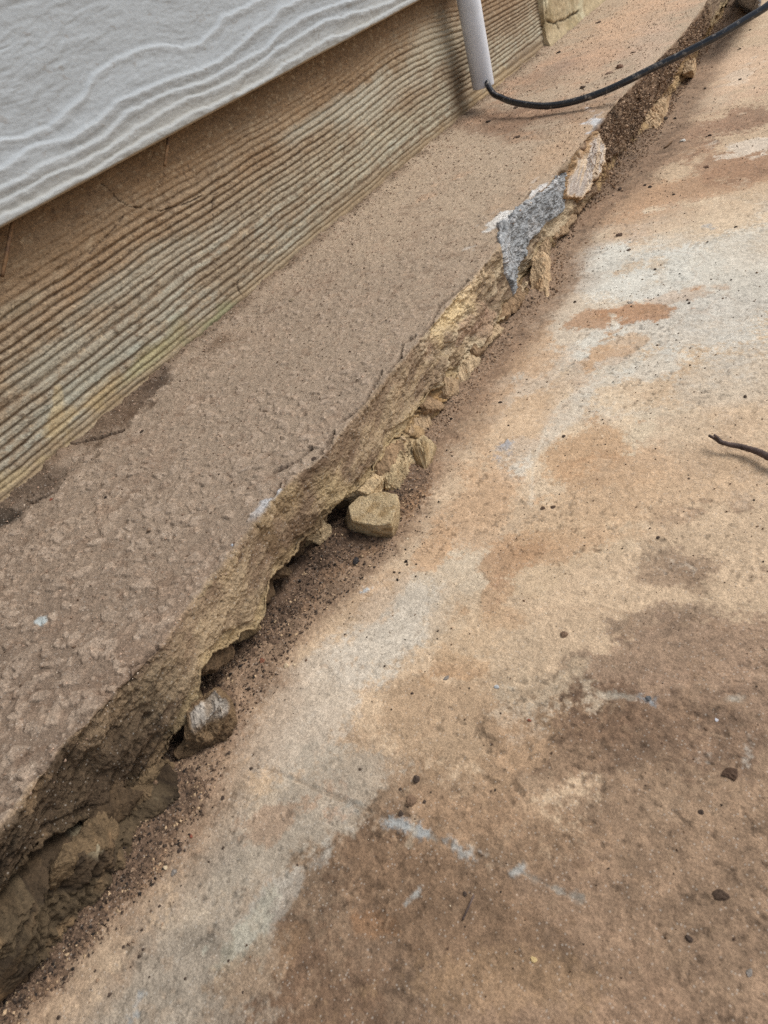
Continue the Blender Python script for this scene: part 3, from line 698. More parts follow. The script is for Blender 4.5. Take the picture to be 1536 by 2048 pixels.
# ------------------------------------------------------------------ loose soil in the joint
def soil_h(y, t, tot):                                      # t 0 at the foot .. 1 at the outer edge
    x = t
    return None
def build_soil():
    Y = ycoords(1.1); Y = Y[(Y > -1.5) & (Y < 9)]
    T = np.linspace(0, 1, 70)
    a = xf(Y) - 0.055 - 0.07 * cav(Y); b = xs(Y) + 0.03
    U = a[:, None] + (b - a)[:, None] * T[None]; V = np.repeat(Y[:, None], len(T), 1)
    base = ((0.018 - 0.010 * ss(1.0, 1.4, Y)[:, None]) * (1 - T[None]) ** 1.6) * (1 - 0.95 * cav(Y)[:, None]) + 0.0045 * (1 - T[None])
    n = fbm(U * 9, V * 9, 4, 141); g = fbm(U * 62, V * 62, 4, 142, 0.85); g2 = fbm(U * 160, V * 160, 2, 143)
    H = base + 0.006 * n * (1 - 0.5 * T[None]) + 0.0042 * g + 0.0016 * g2 - 0.006 * ss(0.5, 1.0, T[None] + 0.25 * n)
    col = np.zeros(U.shape + (3,)) + C(112, 91, 74)
    col = mix(col, C(66, 52, 42), ss(-0.1, 0.5, fbm(U * 14, V * 14, 4, 144, .7)) * 0.7)
    col = mix(col, C(160, 130, 102), ss(0.15, 0.5, g) * 0.5)
    col = mix(col, C(178, 140, 104), ss(0.55, 1.0, T[None] + 0.3 * n) * 0.7 + 0 * U)
    col = mix(col, C(154, 129, 106), np.maximum(ss(1.0, 1.35, V) * 0.9 * (1 - ss(2.5, 2.7, V) * 0.3), 0.3 * ss(0.4, 1, T[None] + 0 * U)))
    o = mesh_np('soil', np.stack([U, V, H], -1), gridq(*U.shape, flip=True), col, M_SOIL)
    tag(o, 'crumbly dark soil gathered in the joint below the ledge', 'soil', kind='stuff')
    return Y, a, b, H
SY, SA, SB, SH = build_soil()
def soil_z(x, y):
    j = np.clip(np.searchsorted(SY, y), 0, len(SY) - 1); t = (x - SA[j]) / (SB[j] - SA[j])
    return SH[j, np.clip((t * 69).astype(int), 0, 69)]

# ------------------------------------------------------------------ house wall
wall = tagged_empty('house_wall', (-1.74, 0, 0.2), 'house wall of lapped wood grain siding, lower board caked in dried mud', 'wall')
YEND = 4.74
def build_lower_board():
    Y = np.concatenate([np.linspace(-9, -0.42, 30), prog(-0.4, YEND, lambda y: 0.0034 * (1 + 0.22 * max(0, y) ** 1.6)), [YEND]])
    Z = np.linspace(0.13, 0.80, 290)
    V, W = np.meshgrid(Y, Z, indexing='ij')
    wn = (fbm(V * 3, W * 6, 4, 151), fbm(V * 14, W * 20, 4, 152))
    # warped grain coordinate
    hump = 0.03 * np.exp(-((V - 3.05) / 0.5) ** 2) - 0.05 * ss(3.3, 4.7, V)
    q = W - hump * (0.35 + 0.9 * ss(0.25, 0.65, W)) + 0.012 * fbm(V * 0.8, W * 0.9, 3, 153) + 0.006 * fbm(V * 3.5, W * 1.6, 3, 154) + 0.0024 * fbm(V * 16, W * 20, 3, 155) + 0.012 * V * 0.3
    ph = q / 0.0205 + 0.7 * fbm(V * 0.2, q * 9, 2, 156) * 1.5
    saw = ph - np.floor(ph); tri = 1 - np.abs(2 * saw - 1)              # 0 in the groove
    kid = np.floor(ph).astype(np.int64); kr = _h(kid, kid * 0, 7, 9)
    prof = ss(0.0, 0.7, tri)
    fade = 1 - 0.92 * ss(0.58, 0.70, W + 0.05 * wn[0] + 0.04 * (1 - ss(0.6, 2.2, V)))
    fade *= 0.60 + 0.55 * kr
    H = 0.0066 * prof * fade + 0.0022 * fbm(V * 40, W * 60, 4, 157, 0.75) * (1 - 0.3 * prof) + 0.0009 * fbm(V * 170, W * 190, 2, 158)
    fine = fbm(V * 8, q * 190, 3, 159); H = H + 0.0009 * fine
    crust = ss(0.22, 0.5, fbm(V * 55, W * 65, 4, 160, 0.8)) * ss(-0.4, 0.3, wn[0] + 0.35 * (W > 0.45) + 0.2)
    H = H + 0.0020 * crust
    bot = 1 - ss(0.215, 0.275, W + 0.012 * wn[1]); H = H * (1 - 0.5 * bot) + 0.003 * bot * wn[1]
    sf = Surf('x', -1.715)
    col = np.zeros(V.shape + (3,)) + C(168, 160, 142)
    right = ss(1.4, 3.0, V + 0.2 * wn[0])
    col = mix(col, C(192, 182, 156), right * 0.6)
    col = mix(col, C(186, 186, 170), ss(0.05, 0.5, fbm(V * 6, W * 40, 4, 161, .7)) * 0.6 * prof)
    mudn = fbm(V * 22, W * 46, 5, 165, .8)
    col = mix(col, C(156, 137, 113), ss(-0.45, 0.35, fbm(V * 3, W * 9, 4, 162, .6) + 0.9 * mudn) * 0.85)
    col = mix(col, C(150, 120, 88), ss(0.30, 0.62, W + 0.06 * wn[0]) * 0.72)
    col = mix(col, C(118, 92, 66), ss(0.60, 0.73, W + 0.04 * wn[0]) * 0.75)
    gdark = (1 - ss(0.05, 0.42, tri)) * np.clip(fade * 1.2, 0, 1); col = mix(col, C(100, 80, 61), gdark * 0.7)
    col = mix(col, C(104, 82, 62), crust * 0.6)
    specks = ss(0.35, 0.5, fbm(V * 80, W * 95, 3, 163, 0.8)); col = mix(col, C(72, 56, 44), specks * 0.5)
    col = mix(col, C(200, 180, 150), ss(0.25, 0.6, fbm(V * 60, W * 80, 3, 164, .7)) * 0.4)
    col = mix(col, C(166, 144, 114), bot * 0.75)
    def B(cx, cy, rx, ry, ang, c, st, soft=.6, warp=.8):
        nonlocal col
        col = mix(col, c, np.clip(blob(sf, V, W, wn, cx, cy, rx, ry, ang, soft, warp) * st, 0, 1))
    B(300, 720, 80, 16, -42, C(172, 164, 122), .6); B(440, 640, 44, 14, -42, C(146, 148, 112), .7)
    B(130, 840, 60, 14, -38, C(192, 170, 128), .55, .5, 1.6); B(200, 790, 60, 20, -38, C(176, 152, 114), .5)
    B(120, 800, 12, 10, 0, C(200, 176, 132), .7, .5, 1.8); B(40, 950, 44, 14, -38, C(198, 178, 138), .6, .6, 1.8)
    B(260, 560, 160, 24, -32, C(186, 186, 170), .3); B(120, 700, 120, 22, -34, C(180, 180, 164), .3); B(180, 760, 140, 14, -36, C(164, 168, 154), .35)
    B(640, 240, 90, 20, -32, C(196, 196, 180), .4); B(760, 200, 80, 26, -30, C(194, 190, 172), .35); B(880, 80, 50, 30, -30, C(196, 188, 166), .5)
    B(860, 380, 70, 20, -48, C(196, 170, 128), .7); B(1000, 190, 60, 30, -40, C(194, 168, 128), .5)
    B(922, 160, 14, 70, 8, C(104, 84, 62), .6, .6, .3); B(935, 235, 22, 40, 10, C(108, 88, 64), .65, .6, .4)  # conduit's soft shadow painted in with dirt, left of and below it
    B(100, 520, 140, 40, -30, C(128, 104, 78), .5); B(40, 610, 60, 12, -30, C(166, 160, 138), .25)
    # cracks
    for pts, wd, dep in (([(218, 365), (232, 376), (250, 398), (272, 412), (300, 415), (330, 421), (348, 414), (372, 409), (395, 399), (410, 391)], 0.0022, 0.005),
                         ([(262, 425), (240, 455), (215, 480), (190, 505)], 0.0022, 0.002), ([(480, 560), (478, 575), (488, 592)], 0.003, 0.004),
                         ([(436, 380), (430, 420), (440, 470)], 0.0018, 0.001)):
        P = [sf.uv(*p) for p in pts]; d = segdist(V, W, P) + 0.0025 * fbm(V * 60, W * 60, 3, 170)
        m = 1 - ss(wd * 0.35, wd, d); H = H - dep * m; col = mix(col, C(60, 44, 32), m * 0.8)
    col = col * (1 + 0.10 * wn[1] + 0.06 * fine)[..., None]
    X = -1.722 + H - 0.045 * (W - 0.2)
    P = np.stack([X, V, W], -1)
    mesh_np('siding_board', P, gridq(*V.shape, flip=True), col, M_SIDE, wall)['label'] = 'lower siding board, mud splashed over deep wood grain'
build_lower_board()
GRAIN = [[(0, 560), (90, 555), (190, 510), (230, 470), (340, 390), (370, 310), (480, 235), (560, 195), (640, 178), (730, 190), (800, 170), (860, 110), (885, 72), (980, 30), (1040, 0), (1120, -50)],
         [(0, 670), (100, 600), (260, 555), (380, 490), (470, 410), (560, 365), (650, 325), (760, 290), (860, 250), (940, 190), (1010, 120), (1070, 90), (1110, 40), (1180, 5), (1300, -40)],
         [(0, 750), (120, 690), (280, 610), (400, 555), (490, 470), (600, 400), (720, 360), (850, 310), (950, 250), (1060, 190), (1110, 130), (1200, 75), (1340, 20), (1420, 0), (1600, -90)],
         [(0, 810), (130, 740), (300, 660), (420, 600), (520, 530), (640, 450), (760, 390), (900, 340), (1000, 270), (1090, 210), (1160, 165), (1290, 90), (1400, 60), (1536, 20), (1700, -70)],
         [(0, 872), (150, 800), (350, 690), (500, 600), (660, 510), (800, 440), (950, 375), (1080, 300), (1180, 230), (1300, 160), (1400, 130), (1536, 55), (1750, -60)]]
def build_upper_board(zb, k, hi=True, y_end=14.0):
    Y = np.concatenate([np.linspace(-9, -0.4, 30), prog(-0.38, 4.6, (lambda y: 0.0050) if hi else (lambda y: 0.05)), np.linspace(4.7, y_end, 20)])
    Zs = np.linspace(0, 0.74, 300 if hi else 60)
    V, W = np.meshgrid(Y, Zs, indexing='ij')
    wn = (fbm(V * 2.2, W * 4, 4, 181 + k), fbm(V * 9, W * 12, 4, 182 + k))
    wav = 0.075 * fbm(V * 1.1, W * 0.5, 3, 183 + k) + 0.024 * fbm(V * 4.2, W * 2.5, 3, 184 + k) + 0.007 * fbm(V * 12, W * 8, 2, 189 + k)
    amp = ss(0.0, 0.22, W)
    q = W + wav * (0.25 + 0.9 * amp)
    ph = (np.power(np.clip(q + 0.02, 0, 2) / 0.30, 0.92)) * 5.6
    saw = ph - np.floor(ph)
    prof = np.exp(-((saw - 0.5) / 0.20) ** 2)
    fade = (1 - ss(4.2, 5.2, ph + 1.2 * wn[0])) * (0.75 + 0.4 * wn[1])
    H = 0.0075 * prof * fade
    H = H + 0.0045 * ss(0.05, 0.5, fbm(V * 1.6, W * 9, 4, 185 + k, .6)) * (1 - fade)
    H = H + 0.0016 * fbm(V * 9, W * 55, 4, 186 + k, .7) * (1 - 0.6 * fade) + 0.0008 * fbm(V * 40, W * 50, 4, 187 + k, .7)
    H = H - 0.004 * ss(0.5, 0.6, fbm(V * 3, W * 34, 3, 188 + k)) * (1 - fade)
    if hi:                                                  # the raised grain lines, as polylines in (y, height)
        H = 0.0026 * ss(0.05, 0.5, fbm(V * 2.4, W * 16, 4, 185, .6)) * ss(0.2, 0.3, W) + 0.0020 * fbm(V * 12, W * 30, 4, 186, .75) + 0.0010 * fbm(V * 50, W * 60, 4, 187, .75)
        H = H - 0.005 * ss(0.46, 0.56, fbm(V * 2.5, W * 44, 3, 188)) * ss(0.26, 0.34, W)
        w0 = np.array([onx(a / 2, b / 2, -1.69) for a, b in GRAIN[0]]); q0 = W - np.interp(Y, w0[:, 1], w0[:, 2] - zb)[:, None]
        H = H + 0.0013 * fbm(V * 4, q0 * 60 * ss(1.2, 0.0, W) + V, 4, 196, .6) + 0.0018 * ss(0.1, 0.5, fbm(V * 3.2, q0 * 24, 4, 197, .7)) * ss(0.0, 0.06, q0)
        prof = np.zeros(V.shape); fade = 1.0
        jit = 0.005 * fbm(V * 10, W * 6, 3, 192) + 0.003 * fbm(V * 40, W * 30, 3, 193)
        for gi, g in enumerate(GRAIN):
            w3 = np.array([onx(a / 2, b / 2, -1.69) for a, b in g]); zc = np.interp(Y, w3[:, 1], w3[:, 2] - zb)[:, None]
            dz = W - zc + jit
            r_ = np.where(dz > 0, np.exp(-(dz / 0.0048) ** 2), np.exp(-(dz / 0.017) ** 2))
            prof = np.maximum(prof, r_ * (0.8 + 0.3 * wn[1]))
        H = H + 0.0090 * prof + 0.008 * ss(0.0, -0.06, W - np.interp(Y, *(lambda a: (a[:, 1], a[:, 2] - zb))(np.array([onx(a / 2, b / 2, -1.69) for a, b in GRAIN[0]])))[:, None])
    edge = 1 - ss(0.0, 0.008, W); H = H - 0.006 * edge ** 2
    X = -1.683 + H - 0.045 * W
    col = np.zeros(V.shape + (3,)) + C(172, 178, 182)
    col = mix(col, C(190, 196, 200), prof * fade * 0.5)  # grain ridges painted paler, standing in for light from above
    tanm = (1 - ss(0.0, 0.12, W + 0.05 * wn[0])); col = mix(col, C(186, 180, 164), tanm * 0.45 * (1 - prof * 0.6))
    col = mix(col, C(170, 148, 118), (1 - ss(0.002, 0.009, W + 0.004 * wn[1])) * 0.85)
    sp = ss(0.52, 0.6, fbm(V * 45, W * 55, 3, 190 + k, .7)); col = mix(col, C(130, 116, 100), sp * 0.3)
    Wz = W + zb
    P = np.stack([X, V, Wz], -1)
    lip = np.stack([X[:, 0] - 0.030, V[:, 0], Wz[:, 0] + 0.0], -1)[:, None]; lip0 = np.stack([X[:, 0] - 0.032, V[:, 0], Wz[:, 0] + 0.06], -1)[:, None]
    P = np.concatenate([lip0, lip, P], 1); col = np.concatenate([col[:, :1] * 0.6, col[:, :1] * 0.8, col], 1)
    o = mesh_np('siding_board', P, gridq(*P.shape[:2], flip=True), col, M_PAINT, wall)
    return o
build_upper_board(0.733, 0)['label'] = 'upper siding board, grey painted with wide wavy grain ridges'
for k in range(1, 5): build_upper_board(0.733 + 0.68 * k, k * 20, False)

# plastered base beyond the end of the lower board
def build_plaster():
    Y = np.concatenate([[YEND + 0.004], np.arange(YEND + 0.008, 7.5, 0.010), np.linspace(7.6, 14, 20)]); Z = np.linspace(0.12, 0.90, 110)
    V, W = np.meshgrid(Y, Z, indexing='ij')
    w1 = fbm(V * 5, W * 7, 4, 201); w2 = fbm(V * 30, W * 36, 4, 202, .75)
    X = -1.700 + 0.006 * w1 + 0.005 * w2 + 0.02 * (1 - ss(0.19, 0.26, W + 0.03 * w1))
    sf = Surf('x', -1.69)
    col = np.zeros(V.shape + (3,)) + C(190, 172, 138)
    col = mix(col, C(206, 196, 164), ss(0, 0.5, w1)); col = mix(col, C(160, 142, 106), ss(0.1, 0.5, fbm(V * 8, W * 9, 3, 203)) * 0.7)
    for pts in ([(1098, 40), (1112, 47), (1120, 42), (1135, 38), (1146, 30), (1160, 22)], [(1100, 100), (1118, 96), (1130, 84), (1146, 72)], [(1118, 44), (1120, 56)], [(1092, 0), (1096, 20), (1094, 50)]):
        d = segdist(V, W, [sf.uv(*p) for p in pts]) + 0.008 * w2; m = 1 - ss(0.002, 0.009, d)
        X = X - 0.012 * m; col = mix(col, C(70, 58, 42), m * 0.8)
    col = col * (1 + 0.12 * w2)[..., None]
    P = np.stack([X, V, W], -1)
    side = np.stack([np.full(len(Z), -1.80), np.full(len(Z), YEND + 0.004), Z], -1)[None]
    P = np.concatenate([side, P]); col = np.concatenate([col[:1], col])
    mesh_np('plaster_base', P, gridq(*P.shape[:2], flip=True), col, M_CORE, wall)['label'] = 'cracked yellowish plaster base beyond the end of the board'
build_plaster()
# solid body behind the boards
def box(name, lo, hi, mat, parent=None, col=None):
    x0, y0, z0 = lo; x1, y1, z1 = hi
    P = np.array([[x0, y0, z0], [x1, y0, z0], [x1, y1, z0], [x0, y1, z0], [x0, y0, z1], [x1, y0, z1], [x1, y1, z1], [x0, y1, z1]], float)
    q = np.array([[0, 3, 2, 1], [4, 5, 6, 7], [0, 1, 5, 4], [1, 2, 6, 5], [2, 3, 7, 6], [3, 0, 4, 7]])
    return mesh_np(name, P, q, np.zeros((8, 3)) + (col if col is not None else C(150, 150, 146)), mat, parent, smooth=False)
box('wall_body', (-3.2, -9, -0.3), (-1.80, 14, 4.15), M_PAINT, wall)

# ------------------------------------------------------------------ tubes
def tube(name, pts, rad, mat, parent=None, seg=20, closed_inner=None, col=None, noise=0.0, seed=0):
    pts = [Vector(p) for p in pts]; n = len(pts); rad = rad if hasattr(rad, '__len__') else [rad] * n
    rings = []; ref = Vector((0.13, 0.27, 0.95)).normalized(); tan0 = None
    rs = random.Random(seed)
    for i, p in enumerate(pts):
        t = (pts[min(i + 1, n - 1)] - pts[max(i - 1, 0)]).normalized()
        if i == 0: u = t.orthogonal().normalized()
        else: u = (u - t * u.dot(t)).normalized()
        v = t.cross(u)
        rings.append([p + (u * math.cos(a) + v * math.sin(a)) * rad[i] * (1 + noise * (rs.random() - .5)) for a in [2 * math.pi * k / seg for k in range(seg)]])
    P = [v for r in rings for v in r]; q = []
    for i in range(n - 1):
        for k in range(seg): q.append((i * seg + k, i * seg + (k + 1) % seg, (i + 1) * seg + (k + 1) % seg, (i + 1) * seg + k))
    me = bpy.data.meshes.new(name); me.from_pydata([tuple(v * S) for v in P], [], q + ([tuple(range(seg))[::-1], tuple(range((n - 1) * seg, n * seg))] if closed_inner is None else []))
    for p in me.polygons: p.use_smooth = len(p.vertices) == 4
    me.materials.append(mat); o = bpy.data.objects.new(name, me); return link(o, parent)
def catmull(pts, per=14):
    pts = [np.array(p, float) for p in pts]; pts = [2 * pts[0] - pts[1]] + pts + [2 * pts[-1] - pts[-2]]; out = []
    for i in range(1, len(pts) - 2):
        a, b, c, d = pts[i - 1:i + 3]
        for k in range(per):
            t = k / per; out.append(0.5 * (2 * b + (c - a) * t + (2 * a - 5 * b + 4 * c - d) * t * t + (3 * b - a - 3 * c + d) * t ** 3))
    out.append(pts[-2]); return out

M_PVC = mat_plain('grey_plastic', C(236, 242, 252), 0.35, 500, 0.03, 0.05, C(224, 228, 234), 60, 0.4, (0.5, 0.75))
cpx = -1.63; cb = onx(967, 173, cpx); rc = 0.0525
cy = cb[1]; zb = cb[2]
prof = [(rc, zb), (rc, 4.3), ]
pipe_pts = [(cpx, cy, zb + t) for t in np.linspace(0, 4.0 - zb, 30)]
def pipe():
    seg = 48; P = []; q = []
    ring = [(rc * 0.84, zb + 0.5), (rc * 0.84, zb + 0.004), (rc * 0.87, zb), (rc * 0.98, zb), (rc, zb + 0.003), (rc, zb + 0.3), (rc, 1.5), (rc, 4.1), (rc * .5, 4.1)]
    for (r, z) in ring:
        for k in range(seg):
            a = 2 * math.pi * k / seg; P.append((cpx + r * math.cos(a), cy + r * math.sin(a), z))
    for i in range(len(ring) - 1):
        for k in range(seg): q.append([i * seg + k, i * seg + (k + 1) % seg, (i + 1) * seg + (k + 1) % seg, (i + 1) * seg + k])
    o = mesh_np('conduit_pipe', np.array(P), np.array(q), None, M_PVC)
    tag(o, 'straight grey plastic conduit pipe ending open above the ledge', 'pipe')
pipe()
M_CABLE = mat_plain('scuffed_black_rubber', (0.014, 0.018, 0.026), 0.2, 1200, 0.05, 0.02, C(150, 144, 136), 150, 0.7, (0.56, 0.67))
cab = [(cpx + 0.01, cy, zb + 0.25), (cpx + 0.012, cy + 0.0, zb + 0.06)]
cab_px = [(984, 184, 3.34), (1002, 195, 3.27), (1025, 204, 3.2), (1058, 210, 3.13), (1090, 212, 3.07), (1125, 208, 3.02), (1165, 198, 2.97), (1210, 182, 2.92), (1250, 164, 2.87), (1300, 139, 2.82), (1345, 118, 2.78), (1395, 93, 2.74), (1440, 70, 2.70), (1490, 40, 2.67), (1540, 8, 2.64), (1620, -60, 2.6), (1720, -160, 2.56), (1850, -330, 2.52)]
cab += [tuple(depth_pt(*c)) for c in cab_px]
endp = cab[-1]
cab += [(endp[0] + 0.4, endp[1] + 0.5, 0.25), (endp[0] + 1.2, endp[1] + 1.0, 0.03), (endp[0] + 3, endp[1] + 1.6, 0.02)]
tag(tube('cable', catmull(cab, 10), 0.0138, M_CABLE, seg=24), 'scuffed black cable curving out of the conduit across the ledge', 'cable')

# ------------------------------------------------------------------ rocks
def hull_rock(name, top, base, mat, sub=6, amp=0.004, seed=0, parent=None, freq=30, colf=None):
    bm = bmesh.new()
    for p in list(top) + list(base): bm.verts.new(p)
    r = bmesh.ops.convex_hull(bm, input=bm.verts)
    bmesh.ops.delete(bm, geom=[v for v in bm.verts if not v.link_faces], context='VERTS')
    bmesh.ops.triangulate(bm, faces=bm.faces)
    bmesh.ops.bevel(bm, geom=bm.edges[:], offset=0.002, segments=1, affect='EDGES', profile=0.6)
    bmesh.ops.triangulate(bm, faces=bm.faces)
    for _ in range(sub):
        L = [e for e in bm.edges if e.calc_length() > 0.0035]
        if not L: break
        bmesh.ops.subdivide_edges(bm, edges=L, cuts=1)
        bmesh.ops.triangulate(bm, faces=[f for f in bm.faces if len(f.verts) > 3])
    bm.normal_update()
    co = np.array([v.co for v in bm.verts]); no = np.array([v.normal for v in bm.verts])
    a = fbm(co[:, 0] * freq + co[:, 2] * freq * .7, co[:, 1] * freq - co[:, 2] * freq, 5, seed, .65)
    b = fbm(co[:, 0] * 90 + co[:, 2] * 60, co[:, 1] * 90 - co[:, 2] * 80, 3, seed + 5, .8)
    ax = co[:, 0] + 0.6 * co[:, 2]; ay = co[:, 1] - 0.8 * co[:, 2]
    kk = 2.4 * terr(fbm(ax * freq * 1.2, ay * freq * 1.2, 4, seed + 9, .6), 5, 0.12)
    co = co + no * (amp * 0.6 * a + amp * 0.45 * b + amp * 0.7 * kk)[:, None]
    f = np.array([[v.index for v in fc.verts] for fc in bm.faces])
    col = colf(co, no, a, b)
    bm.free()
    return mesh_np(name, co, f, col, mat, parent, smooth=False)
def Z3(lst): return [tuple(onz(px, py, z)) for px, py, z in lst]
def col_block(co, no, a, b):
    c = np.zeros((len(co), 3)) + C(192, 170, 134); c = mix(c, C(146, 118, 78), ss(0, .5, a) * .7)
    c = mix(c, C(210, 192, 152), ss(0.2, 0.6, b) * .5); return mix(c, C(110, 84, 54), (1 - ss(0.0, 0.02, co[:, 2])) * .6)
tag(hull_rock('stone', Z3([(696, 1012, .058), (716, 993, .060), (760, 984, .062), (793, 988, .060), (796, 1004, .058), (782, 1046, .048), (752, 1052, .048), (704, 1042, .052)]),
              Z3([(688, 1044, .0), (694, 1062, -.002), (740, 1076, -.002), (766, 1078, -.002), (786, 1076, -.002), (798, 1052, -.002), (802, 1010, -.002), (740, 1000, -.002)]), M_LEDGE, amp=.0018, seed=211, colf=col_block),
    'squarish tan stone fallen out from under the ledge, beside the soil', 'stone')
def col_white(co, no, a, b):
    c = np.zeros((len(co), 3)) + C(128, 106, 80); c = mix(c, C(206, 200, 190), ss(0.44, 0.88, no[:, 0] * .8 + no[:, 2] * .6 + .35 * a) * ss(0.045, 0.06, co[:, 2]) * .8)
    c = mix(c, C(84, 64, 44), ss(0.0, .5, a) * .5); return mix(c, C(70, 54, 38), (1 - ss(0.0, 0.03, co[:, 2])) * .6)
tag(hull_rock('stone', Z3([(398, 1396, .085), (428, 1376, .092), (446, 1392, .085), (440, 1412, .078), (412, 1444, .066), (384, 1452, .064), (380, 1420, .08)]),
              Z3([(352, 1520, .0), (395, 1512, -.002), (450, 1480, -.002), (474, 1452, -.002), (470, 1420, 0), (440, 1400, 0)]), M_CORE, amp=.008, seed=221, colf=col_white),
    'broken stone with a pale white face wedged in a hollow under the ledge', 'stone')
tag(hull_rock('stone', Z3([(768, 918, .05), (806, 897, .058), (812, 918, .055), (808, 935, .045), (772, 965, .045)]),
              Z3([(770, 995, .0), (808, 985, -.002), (822, 960, -.002), (822, 925, 0), (790, 960, 0)]), M_CORE, amp=.006, seed=231, colf=col_block),
    'brown stone lodged under the coat behind the squarish tan stone', 'stone')
tag(hull_rock('stone', Z3([(824, 886, .05), (845, 868, .052), (858, 880, .05), (852, 905, .035)]),
              Z3([(832, 935, -.002), (850, 948, -.002), (866, 925, -.002), (872, 895, -.002), (850, 880, -.002)]), M_CORE, amp=.005, seed=241, colf=col_block),
    'pointed tan stone at the joint, uphill of the brown lodged stone', 'stone')
def col_pale(co, no, a, b):
    c = np.zeros((len(co), 3)) + C(206, 178, 142); return mix(c, C(172, 136, 98), ss(0, .5, a) * .7)
tag(hull_rock('stone', Z3([(1062, 520, .05), (1085, 500, .06), (1092, 520, .055), (1090, 545, .04)]),
              Z3([(1058, 592, -.002), (1095, 600, -.002), (1100, 560, -.002), (1100, 520, -.002), (1075, 540, 0)]), M_CORE, amp=.006, seed=251, colf=col_pale),
    'pale orange stone under the grey mortar patch', 'stone')
tag(hull_rock('stone', Z3([(1368, 128, .08), (1388, 118, .08), (1386, 140, .06), (1366, 148, .05)]),
              Z3([(1360, 158, 0), (1386, 156, 0), (1394, 135, 0), (1384, 126, 0)]), M_CORE, amp=.006, seed=261, colf=col_pale),
    'pale stone beneath the cable where it crosses the ledge edge', 'stone')
tag(hull_rock('stone', Z3([(1290, 228, .05), (1322, 196, .06), (1332, 190, .06), (1330, 215, .03)]),
              Z3([(1288, 262, 0), (1316, 262, 0), (1334, 225, 0), (1338, 196, 0)]), M_CORE, amp=.008, seed=262, colf=col_pale),
    'orange tan rock exposed below the root filled soil', 'stone')
def col_grey(co, no, a, b):
    c = np.zeros((len(co), 3)) + C(140, 136, 134); return mix(c, C(84, 80, 78), ss(0, .5, a) * .7)
tag(hull_rock('stone', Z3([(1474, -40, .30), (1520, -45, .30), (1518, -10, .2), (1478, -6, .2)]),
              Z3([(1478, 14, 0), (1500, 24, 0), (1516, 18, 0), (1520, -10, 0), (1476, -10, 0)]), M_CORE, amp=.012, seed=271, freq=9, colf=col_grey),
    'grey upright stone behind the cable at the far end of the joint', 'stone')

# angular stones still bedded in the broken underside of the ledge (parts of the ledge)
def bedded():
    rs = np.random.RandomState(77)
    spots = [(0.03, .05), (0.10, .045), (0.16, .04), (0.205, .035), (0.255, .03), (0.455, .04), (0.575, .035), (0.655, .04), (0.70, .03), (0.80, .035), (0.845, .03), (0.975, .035)]
    y = 1.00
    while y < 2.75: spots.append((y, 0.030 + 0.02 * rs.rand() + 0.006 * y)); y += 0.04 + 0.06 * rs.rand() + 0.016 * y
    for k, (y, sz) in enumerate(spots):
        yy = np.array([y]); f = float(xf(yy)[0]); l = float(xl(yy)[0]); zt = max(float(zl(yy)[0]), 0.035)
        c = float(cav(yy)[0]); hang = c > 0.4
        cx = (l - 0.045) if hang else min(f, l + 0.02) - (0.034 if y > 1.0 else 0.024)
        cz = zt * 0.75 if hang else zt * 0.42
        pts = rs.normal(size=(11, 3)); pts /= np.linalg.norm(pts, axis=1)[:, None]
        pts *= np.array([0.030 + 0.25 * sz, sz * (1.0 + 0.9 * rs.rand()) * (1.35 if y > 1.0 else 1.0), (0.35 if hang else 0.80) * zt + 0.014])
        sh = rs.uniform(-1.0, 0.2); pts[:, 1] += pts[:, 2] * sh
        P = [(cx + a, y + b, max(cz + d, -0.003)) for a, b, d in pts]
        t = rs.rand(); base = C(168, 142, 106) * (1 - t) + C(208, 184, 146) * t
        if y > 1.0: base = C(158, 130, 100) * (1 - t) + C(206, 182, 148) * t
        if y < 0.28: base = C(84, 68, 50) * (1 - t) + C(124, 104, 78) * t
        if hang: base = C(100, 81, 60)
        def cf(co, no, a, b, base=base):
            c_ = np.zeros((len(co), 3)) + base; c_ = mix(c_, base * 0.5, ss(0.0, .5, a) * .6); c_ = mix(c_, np.minimum(base * 1.3, .8), ss(.2, .6, b) * .4)
            return mix(c_, C(96, 76, 58), (1 - ss(0.0, 0.018, co[:, 2])) * .7)
        hull_rock('bedded_stone', P[:6], P[6:], M_CORE, amp=.005, seed=400 + 7 * k, freq=34, colf=cf, parent=ledge)
bedded()

# small stones: one shape per kind, placed one by one
def pebble_mesh(name, col, seed, flat=0.6, cuts=12, sub=2):
    rs = np.random.RandomState(seed)
    bm = bmesh.new(); bmesh.ops.create_icosphere(bm, subdivisions=sub + 1, radius=1.0)
    D = np.array([v.co.normalized() for v in bm.verts])
    nrm = rs.normal(size=(cuts, 3)); nrm /= np.linalg.norm(nrm, axis=1)[:, None]; off = 0.62 + 0.33 * rs.rand(cuts)
    dots = D @ nrm.T; r = np.min(np.where(dots > 0.05, off / np.maximum(dots, 0.05), 9), 1); r = np.minimum(r, 1.15)
    P = D * r[:, None]; P[:, 2] *= flat; P[:, 0] *= 1.15
    P += D * (0.22 * fbm(P[:, 0] * 2.6 + P[:, 2] * 2, P[:, 1] * 2.6 - P[:, 2], 4, seed, .7))[:, None]
    f = np.array([[v.index for v in fc.verts] for fc in bm.faces]); bm.free()
    c = np.zeros((len(P), 3)) + col; c = c * (1 + 0.25 * fbm(P[:, 0] * 3, P[:, 1] * 3 + P[:, 2], 3, seed + 1))[:, None]
    o = mesh_np(name, P, f, c, M_GRIT, smooth=False); me = o.data; bpy.data.objects.remove(o); return me
BRN, DRK, CRM, GRY, BLU, RED = C(128, 104, 84), C(80, 67, 58), C(214, 192, 160), C(140, 132, 124), C(190, 194, 196), C(140, 84, 66)
